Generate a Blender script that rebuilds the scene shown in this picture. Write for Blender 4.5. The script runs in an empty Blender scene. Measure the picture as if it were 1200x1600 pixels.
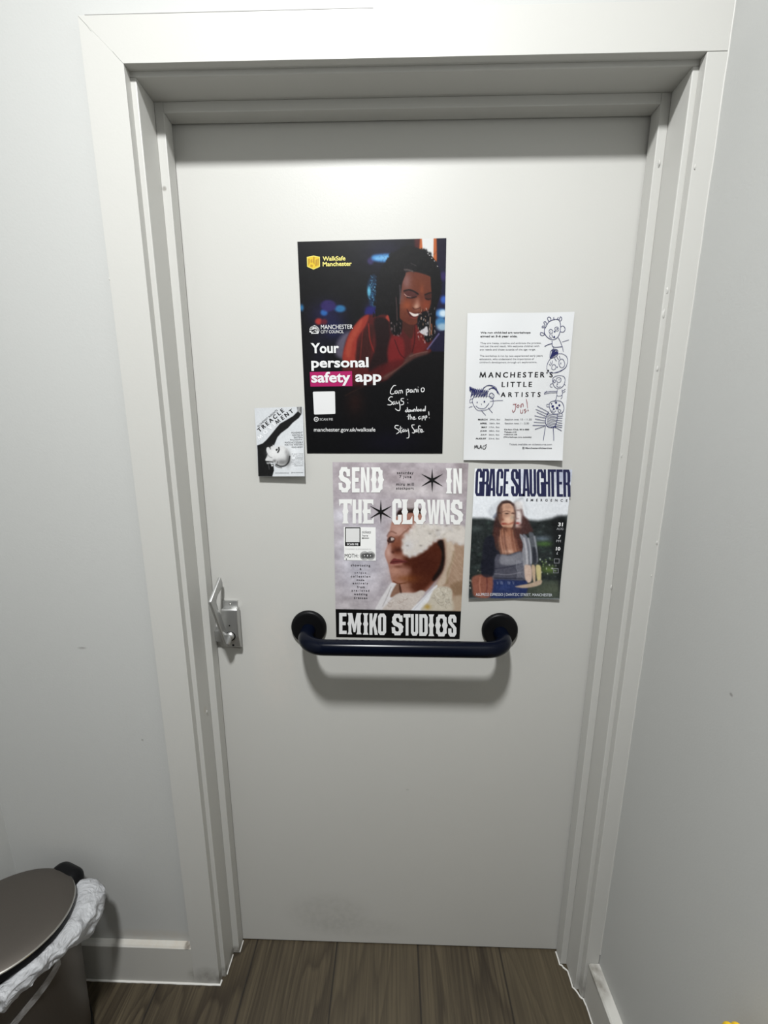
import bpy, bmesh, math, random
import numpy as np
from mathutils import Vector, Matrix, noise

sc = bpy.context.scene
COL = sc.collection
PI = math.pi

# ------------------------------------------------------------------ camera, light, exposure
CAM_F = 600.0                                    # focal length in pixels of a 1200 x 1600 frame
CAM_P = np.array((-.02275, -.85237, 1.43524))
YAW, PITCH, ROLL = -.02427, -.19009, .00226
def cam_axes():
    cy, sy, cp, sp = math.cos(YAW), math.sin(YAW), math.cos(PITCH), math.sin(PITCH)
    f = np.array((sy * cp, cy * cp, sp)); r = np.array((cy, -sy, 0.)); u = np.cross(r, f)
    c, s = math.cos(ROLL), math.sin(ROLL)
    return c * r + s * u, -s * r + c * u, f
RGT, UPV, FWD = cam_axes()
cd = bpy.data.cameras.new('camera'); cam = bpy.data.objects.new('camera', cd); COL.objects.link(cam)
cd.sensor_fit = 'HORIZONTAL'; cd.sensor_width = 36; cd.lens = 36 * CAM_F / 1200; cd.clip_start = .02
M4 = Matrix.Identity(4)
for i in range(3):
    M4[i][0], M4[i][1], M4[i][2], M4[i][3] = RGT[i], UPV[i], -FWD[i], CAM_P[i]
cam.matrix_world = M4
sc.camera = cam

sc.view_settings.view_transform = 'Standard'
sc.view_settings.look = 'None'
sc.view_settings.exposure = 0.0
sc.view_settings.gamma = 1.0
sc.view_settings.use_curve_mapping = False
sc.cycles.max_bounces = 10
sc.cycles.diffuse_bounces = 6
sc.cycles.use_denoising = True

w = bpy.data.worlds.new('world'); sc.world = w; w.use_nodes = True
w.node_tree.nodes['Background'].inputs[0].default_value = (.8, .85, .9, 1)
w.node_tree.nodes['Background'].inputs[1].default_value = 0.0

LAMP_X, LAMP_Y, LAMP_Z, LAMP_D, LAMP_W = -.17, -1.12, 3.03, .20, 65
CEIL = LAMP_Z + .03
ld = bpy.data.lights.new('ceiling_lamp', 'AREA'); ld.shape = 'DISK'; ld.size = LAMP_D; ld.energy = LAMP_W; ld.spread = math.radians(150)
ld.color = (.985, 1., 1.005)
LAMP = bpy.data.objects.new('lamp', ld); COL.objects.link(LAMP)

# ------------------------------------------------------------------ helpers
def lin(c):
    return tuple((x / 255 / 12.92) if x / 255 <= .04045 else ((x / 255 + .055) / 1.055) ** 2.4 for x in c)

def link(o, parent=None):
    COL.objects.link(o)
    if parent:
        o.parent = parent
    return o

def origin(p):
    v = Vector((0, 0, 0))
    while p:
        v += p.location; p = p.parent
    return v

def obj(name, verts, faces, mat, parent=None, smooth=False, at=None):
    """one mesh object; verts are room coordinates, `at` is where a top-level object has its base"""
    o = bpy.data.objects.new(name, None) if verts is None else None
    me = bpy.data.meshes.new(name)
    base = origin(parent) if parent else Vector(at or (0, 0, 0))
    me.from_pydata([Vector(v) - base for v in verts], [], faces)
    for m in (mat if isinstance(mat, (list, tuple)) else [mat]):
        me.materials.append(m)
    if smooth:
        me.polygons.foreach_set('use_smooth', [True] * len(me.polygons))
    me.update()
    o = bpy.data.objects.new(name, me)
    if not parent:
        o.location = base
    return link(o, parent)

def thing(name, label, cat, loc=(0, 0, 0), kind=None, group=None):
    o = link(bpy.data.objects.new(name, None)); o.location = loc; o.empty_display_size = .05
    return tag(o, label, cat, kind, group)

def tag(o, label=None, cat=None, kind=None, group=None):
    for k, v in (('label', label), ('category', cat), ('kind', kind), ('group', group)):
        if v:
            o[k] = v
    return o

class MB:
    """collects simple solids into one mesh"""
    def __init__(s):
        s.bm = bmesh.new()
    def box(s, x0, x1, y0, y1, z0, z1, bev=0., seg=2):
        t = bmesh.new()
        vs = [t.verts.new((x, y, z)) for x in (x0, x1) for y in (y0, y1) for z in (z0, z1)]
        for q in ((0, 1, 3, 2), (4, 6, 7, 5), (0, 4, 5, 1), (2, 3, 7, 6), (0, 2, 6, 4), (1, 5, 7, 3)):
            t.faces.new([vs[i] for i in q])
        if bev:
            bmesh.ops.bevel(t, geom=list(t.edges), offset=bev, segments=seg, affect='EDGES', profile=.5)
        return s.take(t)
    def take(s, t, M=None):
        if M is not None:
            bmesh.ops.transform(t, matrix=M, verts=t.verts)
        me = bpy.data.meshes.new('tmp'); t.to_mesh(me); t.free()
        s.bm.from_mesh(me); bpy.data.meshes.remove(me)
        return s
    def prism(s, pts, axis, a, b, bev=0.):
        """polygon in the plane across `axis`, drawn out from a to b"""
        t = bmesh.new()
        def P(p, h):
            return {'x': (h, p[0], p[1]), 'y': (p[0], h, p[1]), 'z': (p[0], p[1], h)}[axis]
        A = [t.verts.new(P(p, a)) for p in pts]; B = [t.verts.new(P(p, b)) for p in pts]
        t.faces.new(A); t.faces.new(B[::-1])
        for i in range(len(pts)):
            j = (i + 1) % len(pts)
            t.faces.new((A[j], A[i], B[i], B[j]))
        bmesh.ops.recalc_face_normals(t, faces=t.faces)
        if bev:
            bmesh.ops.bevel(t, geom=list(t.edges), offset=bev, segments=2, affect='EDGES', profile=.5)
        return s.take(t)
    def lathe(s, prof, M=Matrix.Identity(4), seg=64):
        t = bmesh.new(); rings = []
        for r, h in prof:
            if r < 1e-6:
                rings.append([t.verts.new((0, 0, h))])
            else:
                rings.append([t.verts.new((r * math.cos(2 * PI * k / seg), r * math.sin(2 * PI * k / seg), h)) for k in range(seg)])
        for a, b in zip(rings, rings[1:]):
            for k in range(seg):
                j = (k + 1) % seg
                if len(a) == 1 and len(b) == 1:
                    continue
                if len(a) == 1:
                    t.faces.new((a[0], b[k], b[j]))
                elif len(b) == 1:
                    t.faces.new((a[k], a[j], b[0]))
                else:
                    t.faces.new((a[k], a[j], b[j], b[k]))
        bmesh.ops.recalc_face_normals(t, faces=t.faces)
        return s.take(t, M)
    def tube(s, path, r, seg=20, cap=True):
        t = bmesh.new(); path = [Vector(p) for p in path]; rings = []
        n = None
        for i, p in enumerate(path):
            d = (path[min(i + 1, len(path) - 1)] - path[max(i - 1, 0)]).normalized()
            if n is None:
                n = d.orthogonal().normalized()
            n = (n - d * n.dot(d)).normalized(); b = d.cross(n)
            rings.append([t.verts.new(p + (n * math.cos(2 * PI * k / seg) + b * math.sin(2 * PI * k / seg)) * r) for k in range(seg)])
        for a, b in zip(rings, rings[1:]):
            for k in range(seg):
                j = (k + 1) % seg
                t.faces.new((a[k], a[j], b[j], b[k]))
        if cap:
            t.faces.new(rings[0][::-1]); t.faces.new(rings[-1])
        bmesh.ops.recalc_face_normals(t, faces=t.faces)
        return s.take(t)
    def build(s, name, mat, parent=None, smooth=None, at=None):
        base = origin(parent) if parent else Vector(at or (0, 0, 0))
        bmesh.ops.translate(s.bm, verts=s.bm.verts, vec=-base)
        me = bpy.data.meshes.new(name); s.bm.to_mesh(me); s.bm.free()
        me.materials.append(mat)
        if smooth is not None:
            me.polygons.foreach_set('use_smooth', [True] * len(me.polygons))
            me.set_sharp_from_angle(angle=math.radians(smooth))
        o = bpy.data.objects.new(name, me)
        if not parent:
            o.location = base
        return link(o, parent)

# ------------------------------------------------------------------ materials
class NT:
    def __init__(s, name):
        s.m = bpy.data.materials.new(name); s.m.use_nodes = True
        s.t = s.m.node_tree; s.b = s.t.nodes['Principled BSDF']; s.out = s.t.nodes['Material Output']
    def n(s, kind, **kw):
        o = s.t.nodes.new(kind)
        for k, v in kw.items():
            if k.startswith('i_'):
                key = k[2:]
                key = int(key) if key.isdigit() else key
                o.inputs[key].default_value = v
            else:
                setattr(o, k, v)
        return o
    def l(s, a, b):
        s.t.links.new(a, b)
    def geo(s):
        if not hasattr(s, '_g'):
            s._g = s.n('ShaderNodeNewGeometry').outputs['Position']
        return s._g
    def math(s, op, a, b=None):
        o = s.n('ShaderNodeMath', operation=op)
        for i, v in enumerate((a, b)):
            if v is None:
                continue
            if isinstance(v, (int, float)):
                o.inputs[i].default_value = v
            else:
                s.l(v, o.inputs[i])
        return o.outputs[0]
    def mix(s, fac, a, b, mode='MIX'):
        o = s.n('ShaderNodeMix', data_type='RGBA', blend_type=mode)
        for k, v in ((0, fac), (6, a), (7, b)):
            if hasattr(v, 'is_output'):
                s.l(v, o.inputs[k])
            else:
                o.inputs[k].default_value = v if k == 0 else (*v[:3], 1)
        return o.outputs[2]
    def noise(s, scale, detail=3, vec=None, dist=0., rough=.5):
        o = s.n('ShaderNodeTexNoise'); o.inputs['Scale'].default_value = scale; o.inputs['Detail'].default_value = detail
        o.inputs['Distortion'].default_value = dist; o.inputs['Roughness'].default_value = rough
        s.l(vec if vec is not None else s.geo(), o.inputs['Vector'])
        return o.outputs[0]
    def ramp(s, fac, *stops):
        o = s.n('ShaderNodeValToRGB'); e = o.color_ramp.elements
        while len(e) < len(stops):
            e.new(.5)
        for k, (p, c) in enumerate(stops):
            e[k].position = p; e[k].color = (*c[:3], 1) if isinstance(c, (tuple, list)) else (c, c, c, 1)
        s.l(fac, o.inputs[0])
        return o.outputs[0]
    def spot(s, p, size):
        """1 inside a soft ellipsoid at p, 0 outside: one stain or scuff"""
        m = s.n('ShaderNodeMapping', vector_type='POINT')
        m.inputs['Location'].default_value = [-a / b for a, b in zip(p, size)]
        m.inputs['Scale'].default_value = [1 / b for b in size]
        s.l(s.geo(), m.inputs['Vector'])
        d = s.n('ShaderNodeVectorMath', operation='LENGTH'); s.l(m.outputs[0], d.inputs[0])
        r = s.n('ShaderNodeMapRange', interpolation_type='SMOOTHSTEP')
        s.l(d.outputs['Value'], r.inputs[0])
        for k, v in ((1, .35), (2, 1.), (3, 1.), (4, 0.)):
            r.inputs[k].default_value = v
        return r.outputs[0]
    def bump(s, h, strength, dist):
        o = s.n('ShaderNodeBump'); o.inputs['Strength'].default_value = strength; o.inputs['Distance'].default_value = dist
        s.l(h, o.inputs['Height']); s.l(o.outputs[0], s.b.inputs['Normal'])
    def set(s, **kw):
        for k, v in kw.items():
            k = k.replace('_', ' ')
            if hasattr(v, 'is_output'):
                s.l(v, s.b.inputs[k])
            else:
                s.b.inputs[k].default_value = (*v, 1) if isinstance(v, tuple) and len(v) == 3 else v
        return s

def painted(name, col, rough=.55, var=.04, stains=(), bump=.12, spec=.3):
    n = NT(name)
    a = n.noise(3.1, 4); c = n.mix(n.math('MULTIPLY', a, 1.0), tuple(x * (1 - var) for x in col), tuple(min(1, x * (1 + var)) for x in col))
    for p, size, k, sc_ in stains:                       # (where, how big, colour, strength)
        f = n.spot(p, size)
        br = n.ramp(n.noise(60 if sc_ > 0 else 160, 4), (.3, 0.), (.7, 1.))
        f = n.math('MULTIPLY', n.math('MULTIPLY', f, abs(sc_)), n.math('ADD', n.math('MULTIPLY', br, .7), .3))
        c = n.mix(f, c, k)
    n.set(Base_Color=c, Roughness=rough)
    n.b.inputs['Specular IOR Level'].default_value = spec
    n.bump(n.noise(260, 2), bump * 2, .0007)
    return n.m

DIRT, GREY, DUST = (.10, .085, .065), (.2, .19, .18), (.42, .38, .32)
m_wall = painted('wall_paint', (.432, .435, .421), .62, .025, [
    ((.511, -.30, 1.04), (.01, .004, .004), GREY, -.9), ((-.72, -.079, .97), (.014, .01, .004), GREY, .7),
    ((-.61, -.079, .735), (.004, .01, .004), DIRT, .8), ((-.66, -.079, .14), (.16, .02, .025), DUST, .5)])
m_trim = painted('trim_gloss', (.462, .457, .432), .42, .02, [
    ((-.51, -.094, .02), (.05, .02, .05), DIRT, .45), ((-.472, -.085, .012), (.02, .03, .03), DIRT, .9),
    ((-.458, -.035, .012), (.02, .03, .02), DIRT, .9), ((.49, -.094, .03), (.04, .03, .05), DIRT, .5),
    ((-.467, -.055, .80), (.01, .008, .012), DUST, .6), ((-.462, -.03, 1.9), (.006, .006, .006), DIRT, .8)], .08)
m_door = painted('door_paint', (.462, .457, .432), .42, .02, [
    ((-.20, 0, .11), (.15, .02, .09), DIRT, .16), ((-.12, 0, .06), (.2, .02, .05), DIRT, .1),
    ((.20, 0, 1.545), (.005, .01, .005), GREY, .7), ((.02, 0, .53), (.006, .01, .004), GREY, .5),
    ((-.31, 0, .9), (.07, .02, .2), (.6, .53, .47), .2)], .08)
m_dark = painted('dark_bounce_absorber', (.03, .03, .033), .6)  # unseen back wall only: near black, chosen to soak up bounced light
m_ceil = painted('ceiling_paint', (.25, .25, .245), .7)
m_base = painted('skirting_paint', (.455, .447, .417), .42, .03, [
    ((-.60, -.087, .123), (.2, .02, .006), DUST, .75), ((-.555, -.087, .122), (.012, .02, .008), DIRT, .9),
    ((.49, -.12, .12), (.03, .06, .02), DIRT, .7), ((-.52, -.094, .03), (.05, .02, .04), DIRT, .6)], .08)
m_seal = painted('white_sealant', (.54, .53, .50), .5, .05)

def wood_floor():
    n = NT('wood_vinyl_planks')
    sp = n.n('ShaderNodeSeparateXYZ'); n.l(n.geo(), sp.inputs[0])
    X, Y = sp.outputs[0], sp.outputs[1]
    W = .2326
    u = n.math('DIVIDE', n.math('SUBTRACT', X, PLANK_X), W)
    idx = n.math('FLOOR', u); fr = n.math('FRACT', u)
    rnd = n.n('ShaderNodeTexWhiteNoise', noise_dimensions='1D'); n.l(idx, rnd.inputs['W'])
    off = n.math('MULTIPLY', rnd.outputs[0], 17.3)
    v = n.n('ShaderNodeCombineXYZ'); n.l(n.math('MULTIPLY', X, 1.0), v.inputs[0]); n.l(n.math('ADD', Y, off), v.inputs[1]); n.l(off, v.inputs[2])
    def st(sx, sy):
        m = n.n('ShaderNodeMapping'); m.inputs['Scale'].default_value = (sx, sy, 1); n.l(v.outputs[0], m.inputs[0]); return m.outputs[0]
    broad = n.noise(1, 3, st(9, 1.1), 1.0)
    fine = n.noise(1, 5, st(150, 4), .3, .65)
    # cathedral figure: rings of a warped field
    fld = n.math('ADD', n.math('MULTIPLY', n.noise(1, 2, st(4.2, .85), .6), 13.), n.math('MULTIPLY', n.noise(1, 3, st(40, 3)), .8))
    ring = n.math('FRACT', fld)
    ring = n.ramp(ring, (0., 0.), (.12, .95), (.7, .6), (1., 0.))
    c = n.ramp(broad, (.30, (0.0237, 0.0163, 0.0092)), (.5, (0.0474, 0.0361, 0.0206)), (.70, (0.0839, 0.0661, 0.0397)))
    c = n.mix(.55, c, n.mix(ring, (0.0173, 0.0120, 0.0067), (0.0803, 0.0635, 0.0384)))
    c = n.mix(n.math('MULTIPLY', n.ramp(fine, (.38, 1.), (.60, 0.)), .62), c, (0.0128, 0.0086, 0.0050))
    lift = n.ramp(rnd.outputs[0], (0., 0.), (1., 1.))
    c = n.mix(n.math('MULTIPLY', lift, .45), c, (0.0784, 0.0626, 0.0376))
    gap = n.math('MINIMUM', fr, n.math('SUBTRACT', 1., fr))
    gp = n.ramp(gap, (0., 1.), (.016, 0.))
    c = n.mix(n.math('MULTIPLY', gp, .9), c, (.004, .003, .0025))
    n.set(Base_Color=c, Roughness=.5)
    n.b.inputs['Specular IOR Level'].default_value = .3
    n.bump(n.math('SUBTRACT', n.math('MULTIPLY', fine, .3), gp), .3, .0008)
    return n.m

def plain(name, col, rough=.5, metal=0., spec=.5, bump=0., bscale=300):
    n = NT(name); n.set(Base_Color=col, Roughness=rough, Metallic=metal)
    n.b.inputs['Specular IOR Level'].default_value = spec
    if bump:
        n.bump(n.noise(bscale, 3), bump, .0006)
    return n.m

m_navy = plain('navy_enamel', (.0012, .0022, .0065), .22, 0, .13, .03, 90)
m_black = plain('black_plastic', (.0035, .0035, .004), .40, 0, .14, .05)
m_hole = plain('dark_recess', (.004, .004, .004), .9, 0, .1)
def satin_metal(name, col, rough, along='z'):
    n = NT(name)
    m = n.n('ShaderNodeMapping'); m.inputs['Scale'].default_value = (400, 400, 12) if along == 'z' else (18, 300, 300)
    n.l(n.geo(), m.inputs[0])
    k = n.noise(1, 3, m.outputs[0])
    n.set(Base_Color=n.mix(k, tuple(c * .88 for c in col), col), Roughness=rough, Metallic=.9)
    n.bump(k, .05, .0003)
    return n.m
m_steel = satin_metal('satin_chrome', (.50, .50, .49), .42)
m_screw = satin_metal('screw_steel', (.45, .44, .42), .35)
m_bin = satin_metal('bin_metal', (.155, .138, .122), .46)
m_rim = satin_metal('bright_rim', (.62, .60, .56), .22, 'x')
m_yellow = plain('yellow_plastic', (.85, .55, .01), .4)
def bag_mat(name='white_bin_liner', col=(.66, .67, .69), clear=.22):
    n = NT(name)
    n.set(Base_Color=col, Roughness=.36)
    tr = n.n('ShaderNodeBsdfTranslucent'); tr.inputs[0].default_value = (.8, .8, .82, 1)
    tp = n.n('ShaderNodeBsdfTransparent')
    a = n.n('ShaderNodeMixShader', i_0=.30); n.l(n.b.outputs[0], a.inputs[1]); n.l(tr.outputs[0], a.inputs[2])
    b = n.n('ShaderNodeMixShader', i_0=clear); n.l(a.outputs[0], b.inputs[1]); n.l(tp.outputs[0], b.inputs[2])
    n.l(b.outputs[0], n.out.inputs[0])
    n.bump(n.noise(46, 5, None, 2.2), .9, .006)
    return n.m
m_bag = bag_mat()
m_strip = bag_mat('thin_liner_strip', (.5, .49, .48), .5)

# printed colours are stated as they look in this light; E_* is how brightly each sheet is lit
E_NIGHT, E_SHEET, E_CLOWN, E_DOUBLE, E_TREACLE = 1.52, 1.42, 1.10, 1.12, 1.30
YS_X, YS_Y, YS_Z = .4690, -.432, .62

# ------------------------------------------------------------------ printed pictures
# every poster picture is painted in code onto the vertices of its paper; positions on
# the paper are written in sheet units (u right, v down)

def Zm(x0, y0, s):
    """lists of points measured on an enlarged detail -> sheet units"""
    return lambda *p: [(x0 + a / s, y0 + b / s) for a, b in p]

def smooth_curve(pts, n=6, closed=False):
    p = np.array(pts, float)
    if len(p) < 3:
        return p
    if closed:
        q = np.vstack([p[-1:], p, p[:2]])
    else:
        q = np.vstack([2 * p[:1] - p[1:2], p, 2 * p[-1:] - p[-2:-1]])
    t = np.linspace(0, 1, n, endpoint=False)[:, None]
    out = []
    for i in range(len(q) - 3):
        a, b, c, d = q[i], q[i + 1], q[i + 2], q[i + 3]
        out.append(.5 * (2 * b + (c - a) * t + (2 * a - 5 * b + 4 * c - d) * t * t + (3 * b - a - 3 * c + d) * t ** 3))
    if not closed:
        out.append(q[-2:-1])
    return np.vstack(out)

class Paint:
    def __init__(s, X, Y, bg):
        s.X, s.Y = X, Y
        s.C = np.tile(np.array(bg, float), (len(X), 1))
    def mix(s, m, col, idx=None):
        col = np.array(col, float)
        if idx is None:
            s.C += (col - s.C) * m[:, None]
        else:
            s.C[idx] += (col - s.C[idx]) * m[:, None]
    def poly(s, pts, col, f=.8, a=1., sm=True):
        p = smooth_curve(pts, 5, True) if sm else np.array(pts, float)
        lo, hi = p.min(0) - f - 1, p.max(0) + f + 1
        idx = np.nonzero((s.X > lo[0]) & (s.X < hi[0]) & (s.Y > lo[1]) & (s.Y < hi[1]))[0]
        if not len(idx):
            return
        x, y = s.X[idx], s.Y[idx]
        d2 = np.full(len(idx), 1e9)
        ins = np.zeros(len(idx), bool)
        for (ax, ay), (bx, by) in zip(p, np.roll(p, -1, 0)):
            ex, ey = bx - ax, by - ay
            L = ex * ex + ey * ey
            if L < 1e-12:
                continue
            t = np.clip(((x - ax) * ex + (y - ay) * ey) / L, 0, 1)
            d2 = np.minimum(d2, (x - ax - t * ex) ** 2 + (y - ay - t * ey) ** 2)
            if ay != by:
                ins ^= ((ay > y) != (by > y)) & (x < ex * (y - ay) / ey + ax)
        d = np.sqrt(d2) * np.where(ins, 1, -1)
        m = np.clip(d / f * .5 + .5, 0, 1)
        s.mix(m * m * (3 - 2 * m) * a, col, idx)
    def ell(s, cx, cy, rx, ry, col, f=.8, a=1., rot=0.):
        c, n = math.cos(rot), math.sin(rot)
        dx, dy = s.X - cx, s.Y - cy
        q = np.hypot((dx * c + dy * n) / rx, (dy * c - dx * n) / ry)
        m = np.clip((1 - q) * min(rx, ry) / f * .5 + .5, 0, 1)
        s.mix(m * m * (3 - 2 * m) * a, col)
    def blob(s, cx, cy, rx, ry, col, a=1., rot=0.):
        c, n = math.cos(rot), math.sin(rot)
        dx, dy = s.X - cx, s.Y - cy
        q = ((dx * c + dy * n) / rx) ** 2 + ((dy * c - dx * n) / ry) ** 2
        s.mix(np.exp(-q) * a, col)
    def line(s, pts, w, col, a=1., f=.6, sm=True, taper=False):
        p = smooth_curve(pts, 5) if sm else np.array(pts, float)
        lo, hi = p.min(0) - w - f - 1, p.max(0) + w + f + 1
        idx = np.nonzero((s.X > lo[0]) & (s.X < hi[0]) & (s.Y > lo[1]) & (s.Y < hi[1]))[0]
        if not len(idx):
            return
        x, y = s.X[idx], s.Y[idx]
        best = np.full(len(idx), -1e9)
        for k in range(len(p) - 1):
            (ax, ay), (bx, by) = p[k], p[k + 1]
            ex, ey = bx - ax, by - ay
            t = np.clip(((x - ax) * ex + (y - ay) * ey) / (ex * ex + ey * ey + 1e-12), 0, 1)
            ww = w / 2 * (1 - .85 * k / len(p) if taper else 1)
            best = np.maximum(best, ww - np.hypot(x - ax - t * ex, y - ay - t * ey))
        s.mix(np.clip(best / f * .5 + .5, 0, 1) * a, col, idx)
    def mute(s, k):
        g = s.C @ np.array((.3, .59, .11))
        s.C = g[:, None] + (s.C - g[:, None]) * k
        return s.C
    def noise(s, seed, sx, sy, amp, oct_=3, mask=None):
        v = np.zeros(len(s.X))
        for o in range(oct_):
            r = np.random.RandomState(seed + o)
            g = r.rand(64, 64)
            k = 2 ** o
            x, y = s.X / sx * k % 63, s.Y / sy * k % 63
            i, j = x.astype(int), y.astype(int)
            fx, fy = x - i, y - j
            fx, fy = fx * fx * (3 - 2 * fx), fy * fy * (3 - 2 * fy)
            v += ((g[i, j] * (1 - fx) + g[i + 1, j] * fx) * (1 - fy) + (g[i, j + 1] * (1 - fx) + g[i + 1, j + 1] * fx) * fy - .5) / k
        if mask is not None:
            v = v * mask
        s.C = np.clip(s.C + v[:, None] * amp, 0, 255)

def art_night(X, Y):
    """woman in a red blouse smiling down at a phone, night street behind"""
    A, B, C = Zm(450, 360, 4.4462), Zm(560, 370, 8.421), Zm(520, 500, 6.667)
    P = Paint(X, Y, (11, 11, 14))
    rnd = random.Random(5)
    # out of focus street lights
    P.blob(600, 395, 34, 30, (24, 24, 58), .7)
    P.blob(510, 490, 26, 20, (30, 26, 74), .8)
    P.blob(522, 515, 20, 18, (26, 30, 96), .7)
    P.blob(500, 545, 14, 30, (22, 22, 46), .6)
    P.blob(690, 480, 12, 90, (26, 26, 74), .8)
    P.blob(579, 490, 9, 16, (36, 34, 110), .8)
    for x, y, rx, ry, c in ((531.5, 482.5, 8.5, 5.6, (38, 118, 178)), (506.5, 488.5, 5.4, 5, (36, 104, 190)), (471.5, 481, 3, 5, (40, 120, 180)),
                            (498, 502.5, 5.5, 5, (190, 44, 36)), (506.5, 503, 5, 4.5, (104, 26, 40)), (513, 478, 12, 9, (50, 36, 104)),
                            (579, 408, 5, 5.5, (58, 48, 104))):
        P.ell(x, y, rx, ry, c, 2.4, .9)
    P.poly(B((175, 285), (215, 240), (440, 232), (430, 330), (230, 325)), (70, 150, 224), 3.2, .95)
    P.poly(B((230, 270), (380, 255), (390, 300), (240, 305)), (120, 190, 238), 2.5, .7)
    P.poly(B((115, 640), (160, 530), (225, 520), (245, 830), (215, 925), (150, 900), (130, 780)), (22, 52, 84), 2.5, .8)
    P.poly(B((95, 1030), (110, 930), (230, 930), (240, 1040)), (34, 32, 118), 3, .8)
    for _ in range(60):
        x, y = rnd.uniform(130, 240), rnd.uniform(510, 920)
        (x, y), = B((x, y))
        P.line([(x, y), (x + rnd.uniform(-1.4, 1.4), y + rnd.uniform(.6, 2.2))], rnd.uniform(.5, .9), rnd.choice([(110, 190, 224), (60, 130, 180), (30, 80, 130)]), .8)
    P.ell(*B((140, 720))[0], 2.6, 7.5, (90, 190, 226), 2, .9)
    # lit doorway at the top right
    P.poly(B((735, 10), (1050, 10), (1050, 300), (830, 240), (740, 160)), (92, 26, 26), 3, .8, False)
    P.poly(B((810, 10), (1030, 10), (1030, 330), (840, 240), (800, 180)), (196, 92, 36), 1.2, 1, False)
    P.poly(B((833, 5), (990, 5), (985, 290), (850, 250)), (222, 222, 220), 1, 1, False)
    P.poly(B((1030, 10), (1160, 10), (1160, 400), (1040, 400)), (24, 18, 44), 1.2, .9, False)
    # blue lights at the right edge
    for x, y, rx, ry, c in ((1125, 830, 5, 6, (52, 98, 200)), (1090, 1010, 9, 7, (70, 140, 210)), (1115, 1010, 6, 5.5, (206, 226, 238)),
                            (1085, 1130, 9, 8, (58, 128, 184)), (1110, 1190, 9, 6, (148, 182, 204)), (1120, 520, 5, 7, (50, 36, 96))):
        (px, py), = B((x, y))
        P.ell(px, py, rx, ry, c, 3, .95)
    # blouse
    P.poly(A((330, 860), (350, 760), (430, 700), (520, 760), (520, 900), (400, 900)), (108, 100, 122), 5, .8)
    P.poly(A((385, 890), (400, 780), (450, 680), (520, 600), (580, 585), (700, 590), (860, 640), (980, 720), (1000, 840), (900, 960), (700, 1040), (450, 1090), (380, 1000)), (84, 22, 22), 3)
    P.poly(A((380, 900), (410, 760), (450, 680), (510, 610), (560, 590), (540, 660), (480, 760), (470, 900)), (156, 44, 32), 2)
    P.poly(A((400, 860), (420, 760), (465, 675), (515, 620), (500, 690), (450, 780), (430, 880)), (178, 68, 46), 3, .7)
    P.poly(A((470, 900), (500, 760), (560, 660), (600, 680), (580, 800), (560, 950)), (58, 22, 20), 3, .9)
    P.line(A((560, 650), (570, 760), (600, 850)), 2.2, (150, 32, 26), .7)
    P.line(A((520, 690), (510, 800), (500, 920)), 1.6, (128, 34, 26), .6)
    P.poly(A((600, 620), (690, 620), (710, 720), (700, 900), (620, 1010), (560, 960), (610, 800)), (30, 14, 16), 3, .95)
    P.poly(A((690, 590), (712, 590), (716, 640), (680, 610)), (176, 58, 42), 1.5, .9)
    P.poly(A((720, 740), (800, 760), (800, 900), (720, 940), (690, 860)), (126, 24, 26), 3, .9)
    P.poly(A((860, 660), (960, 720), (950, 830), (870, 870)), (112, 24, 22), 3, .9)
    P.line(A((740, 760), (780, 860), (830, 900)), 1.4, (58, 10, 14), .8)
    P.line(A((880, 640), (880, 760), (860, 860)), 2, (60, 10, 12), .8)
    P.poly(A((600, 960), (760, 900), (840, 930), (700, 1010), (560, 1080), (480, 1080)), (88, 18, 20), 4, .8)
    # neck and lowered hand with phone
    P.poly(B((540, 1060), (720, 1140), (730, 1230), (700, 1340), (640, 1300), (560, 1180)), (70, 30, 22), 1.5)
    P.poly(C((640, 520), (720, 470), (760, 400), (820, 345), (850, 355), (960, 330), (1000, 330), (960, 380), (880, 420), (760, 490), (650, 560), (540, 620), (520, 590)), (84, 52, 46), 2.2, .9)
    P.line(C((800, 380), (880, 350), (980, 330)), 1.6, (126, 88, 80), .6)
    P.line(C((545, 590), (660, 520), (760, 440)), 2, (110, 66, 58), .5)
    P.poly(C((820, 420), (1000, 350), (1170, 250), (1170, 700), (700, 700), (560, 640)), (9, 8, 11), 3, .97)
    P.poly(C((1000, 290), (1110, 120), (1170, 110), (1170, 330), (1040, 330)), (24, 22, 52), 1.5, .95, False)
    P.line(C((985, 305), (1040, 230), (1105, 145)), 2.2, (98, 90, 134), .9, sm=False)
    # hair behind, then the face
    P.poly(B((225, 1050), (235, 900), (240, 640), (290, 450), (360, 330), (450, 220), (560, 160), (690, 130), (830, 170), (950, 240), (1040, 370), (1080, 520), (1075, 760), (1010, 980), (1000, 1250), (950, 1370), (890, 1380), (830, 1240), (780, 1200), (760, 1000), (600, 1020), (560, 1270), (440, 1270), (400, 1050), (330, 1010)), (13, 12, 14), 1.2)
    P.poly(B((600, 500), (680, 460), (820, 480), (960, 540), (975, 640), (960, 800), (945, 900), (900, 990), (830, 1060), (770, 1140), (690, 1160), (610, 1120), (540, 1060), (535, 900), (560, 760), (575, 600)), (106, 46, 28), 1.2)
    P.blob(*B((640, 590))[0], 8, 13, (142, 104, 106), .75)
    P.blob(*B((570, 800))[0], 5, 14, (116, 82, 82), .5)
    P.blob(*B((800, 610))[0], 14, 10, (112, 50, 26), .8)
    P.blob(*B((640, 900))[0], 9, 8, (150, 66, 34), .9)
    P.blob(*B((885, 900))[0], 8, 9, (140, 56, 30), .9)
    P.blob(*B((775, 890))[0], 4.5, 9, (166, 104, 84), .9)
    P.blob(*B((760, 920))[0], 4, 3.5, (196, 148, 124), .8)
    P.blob(*B((835, 700))[0], 3, 7, (150, 66, 32), .6)
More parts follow.
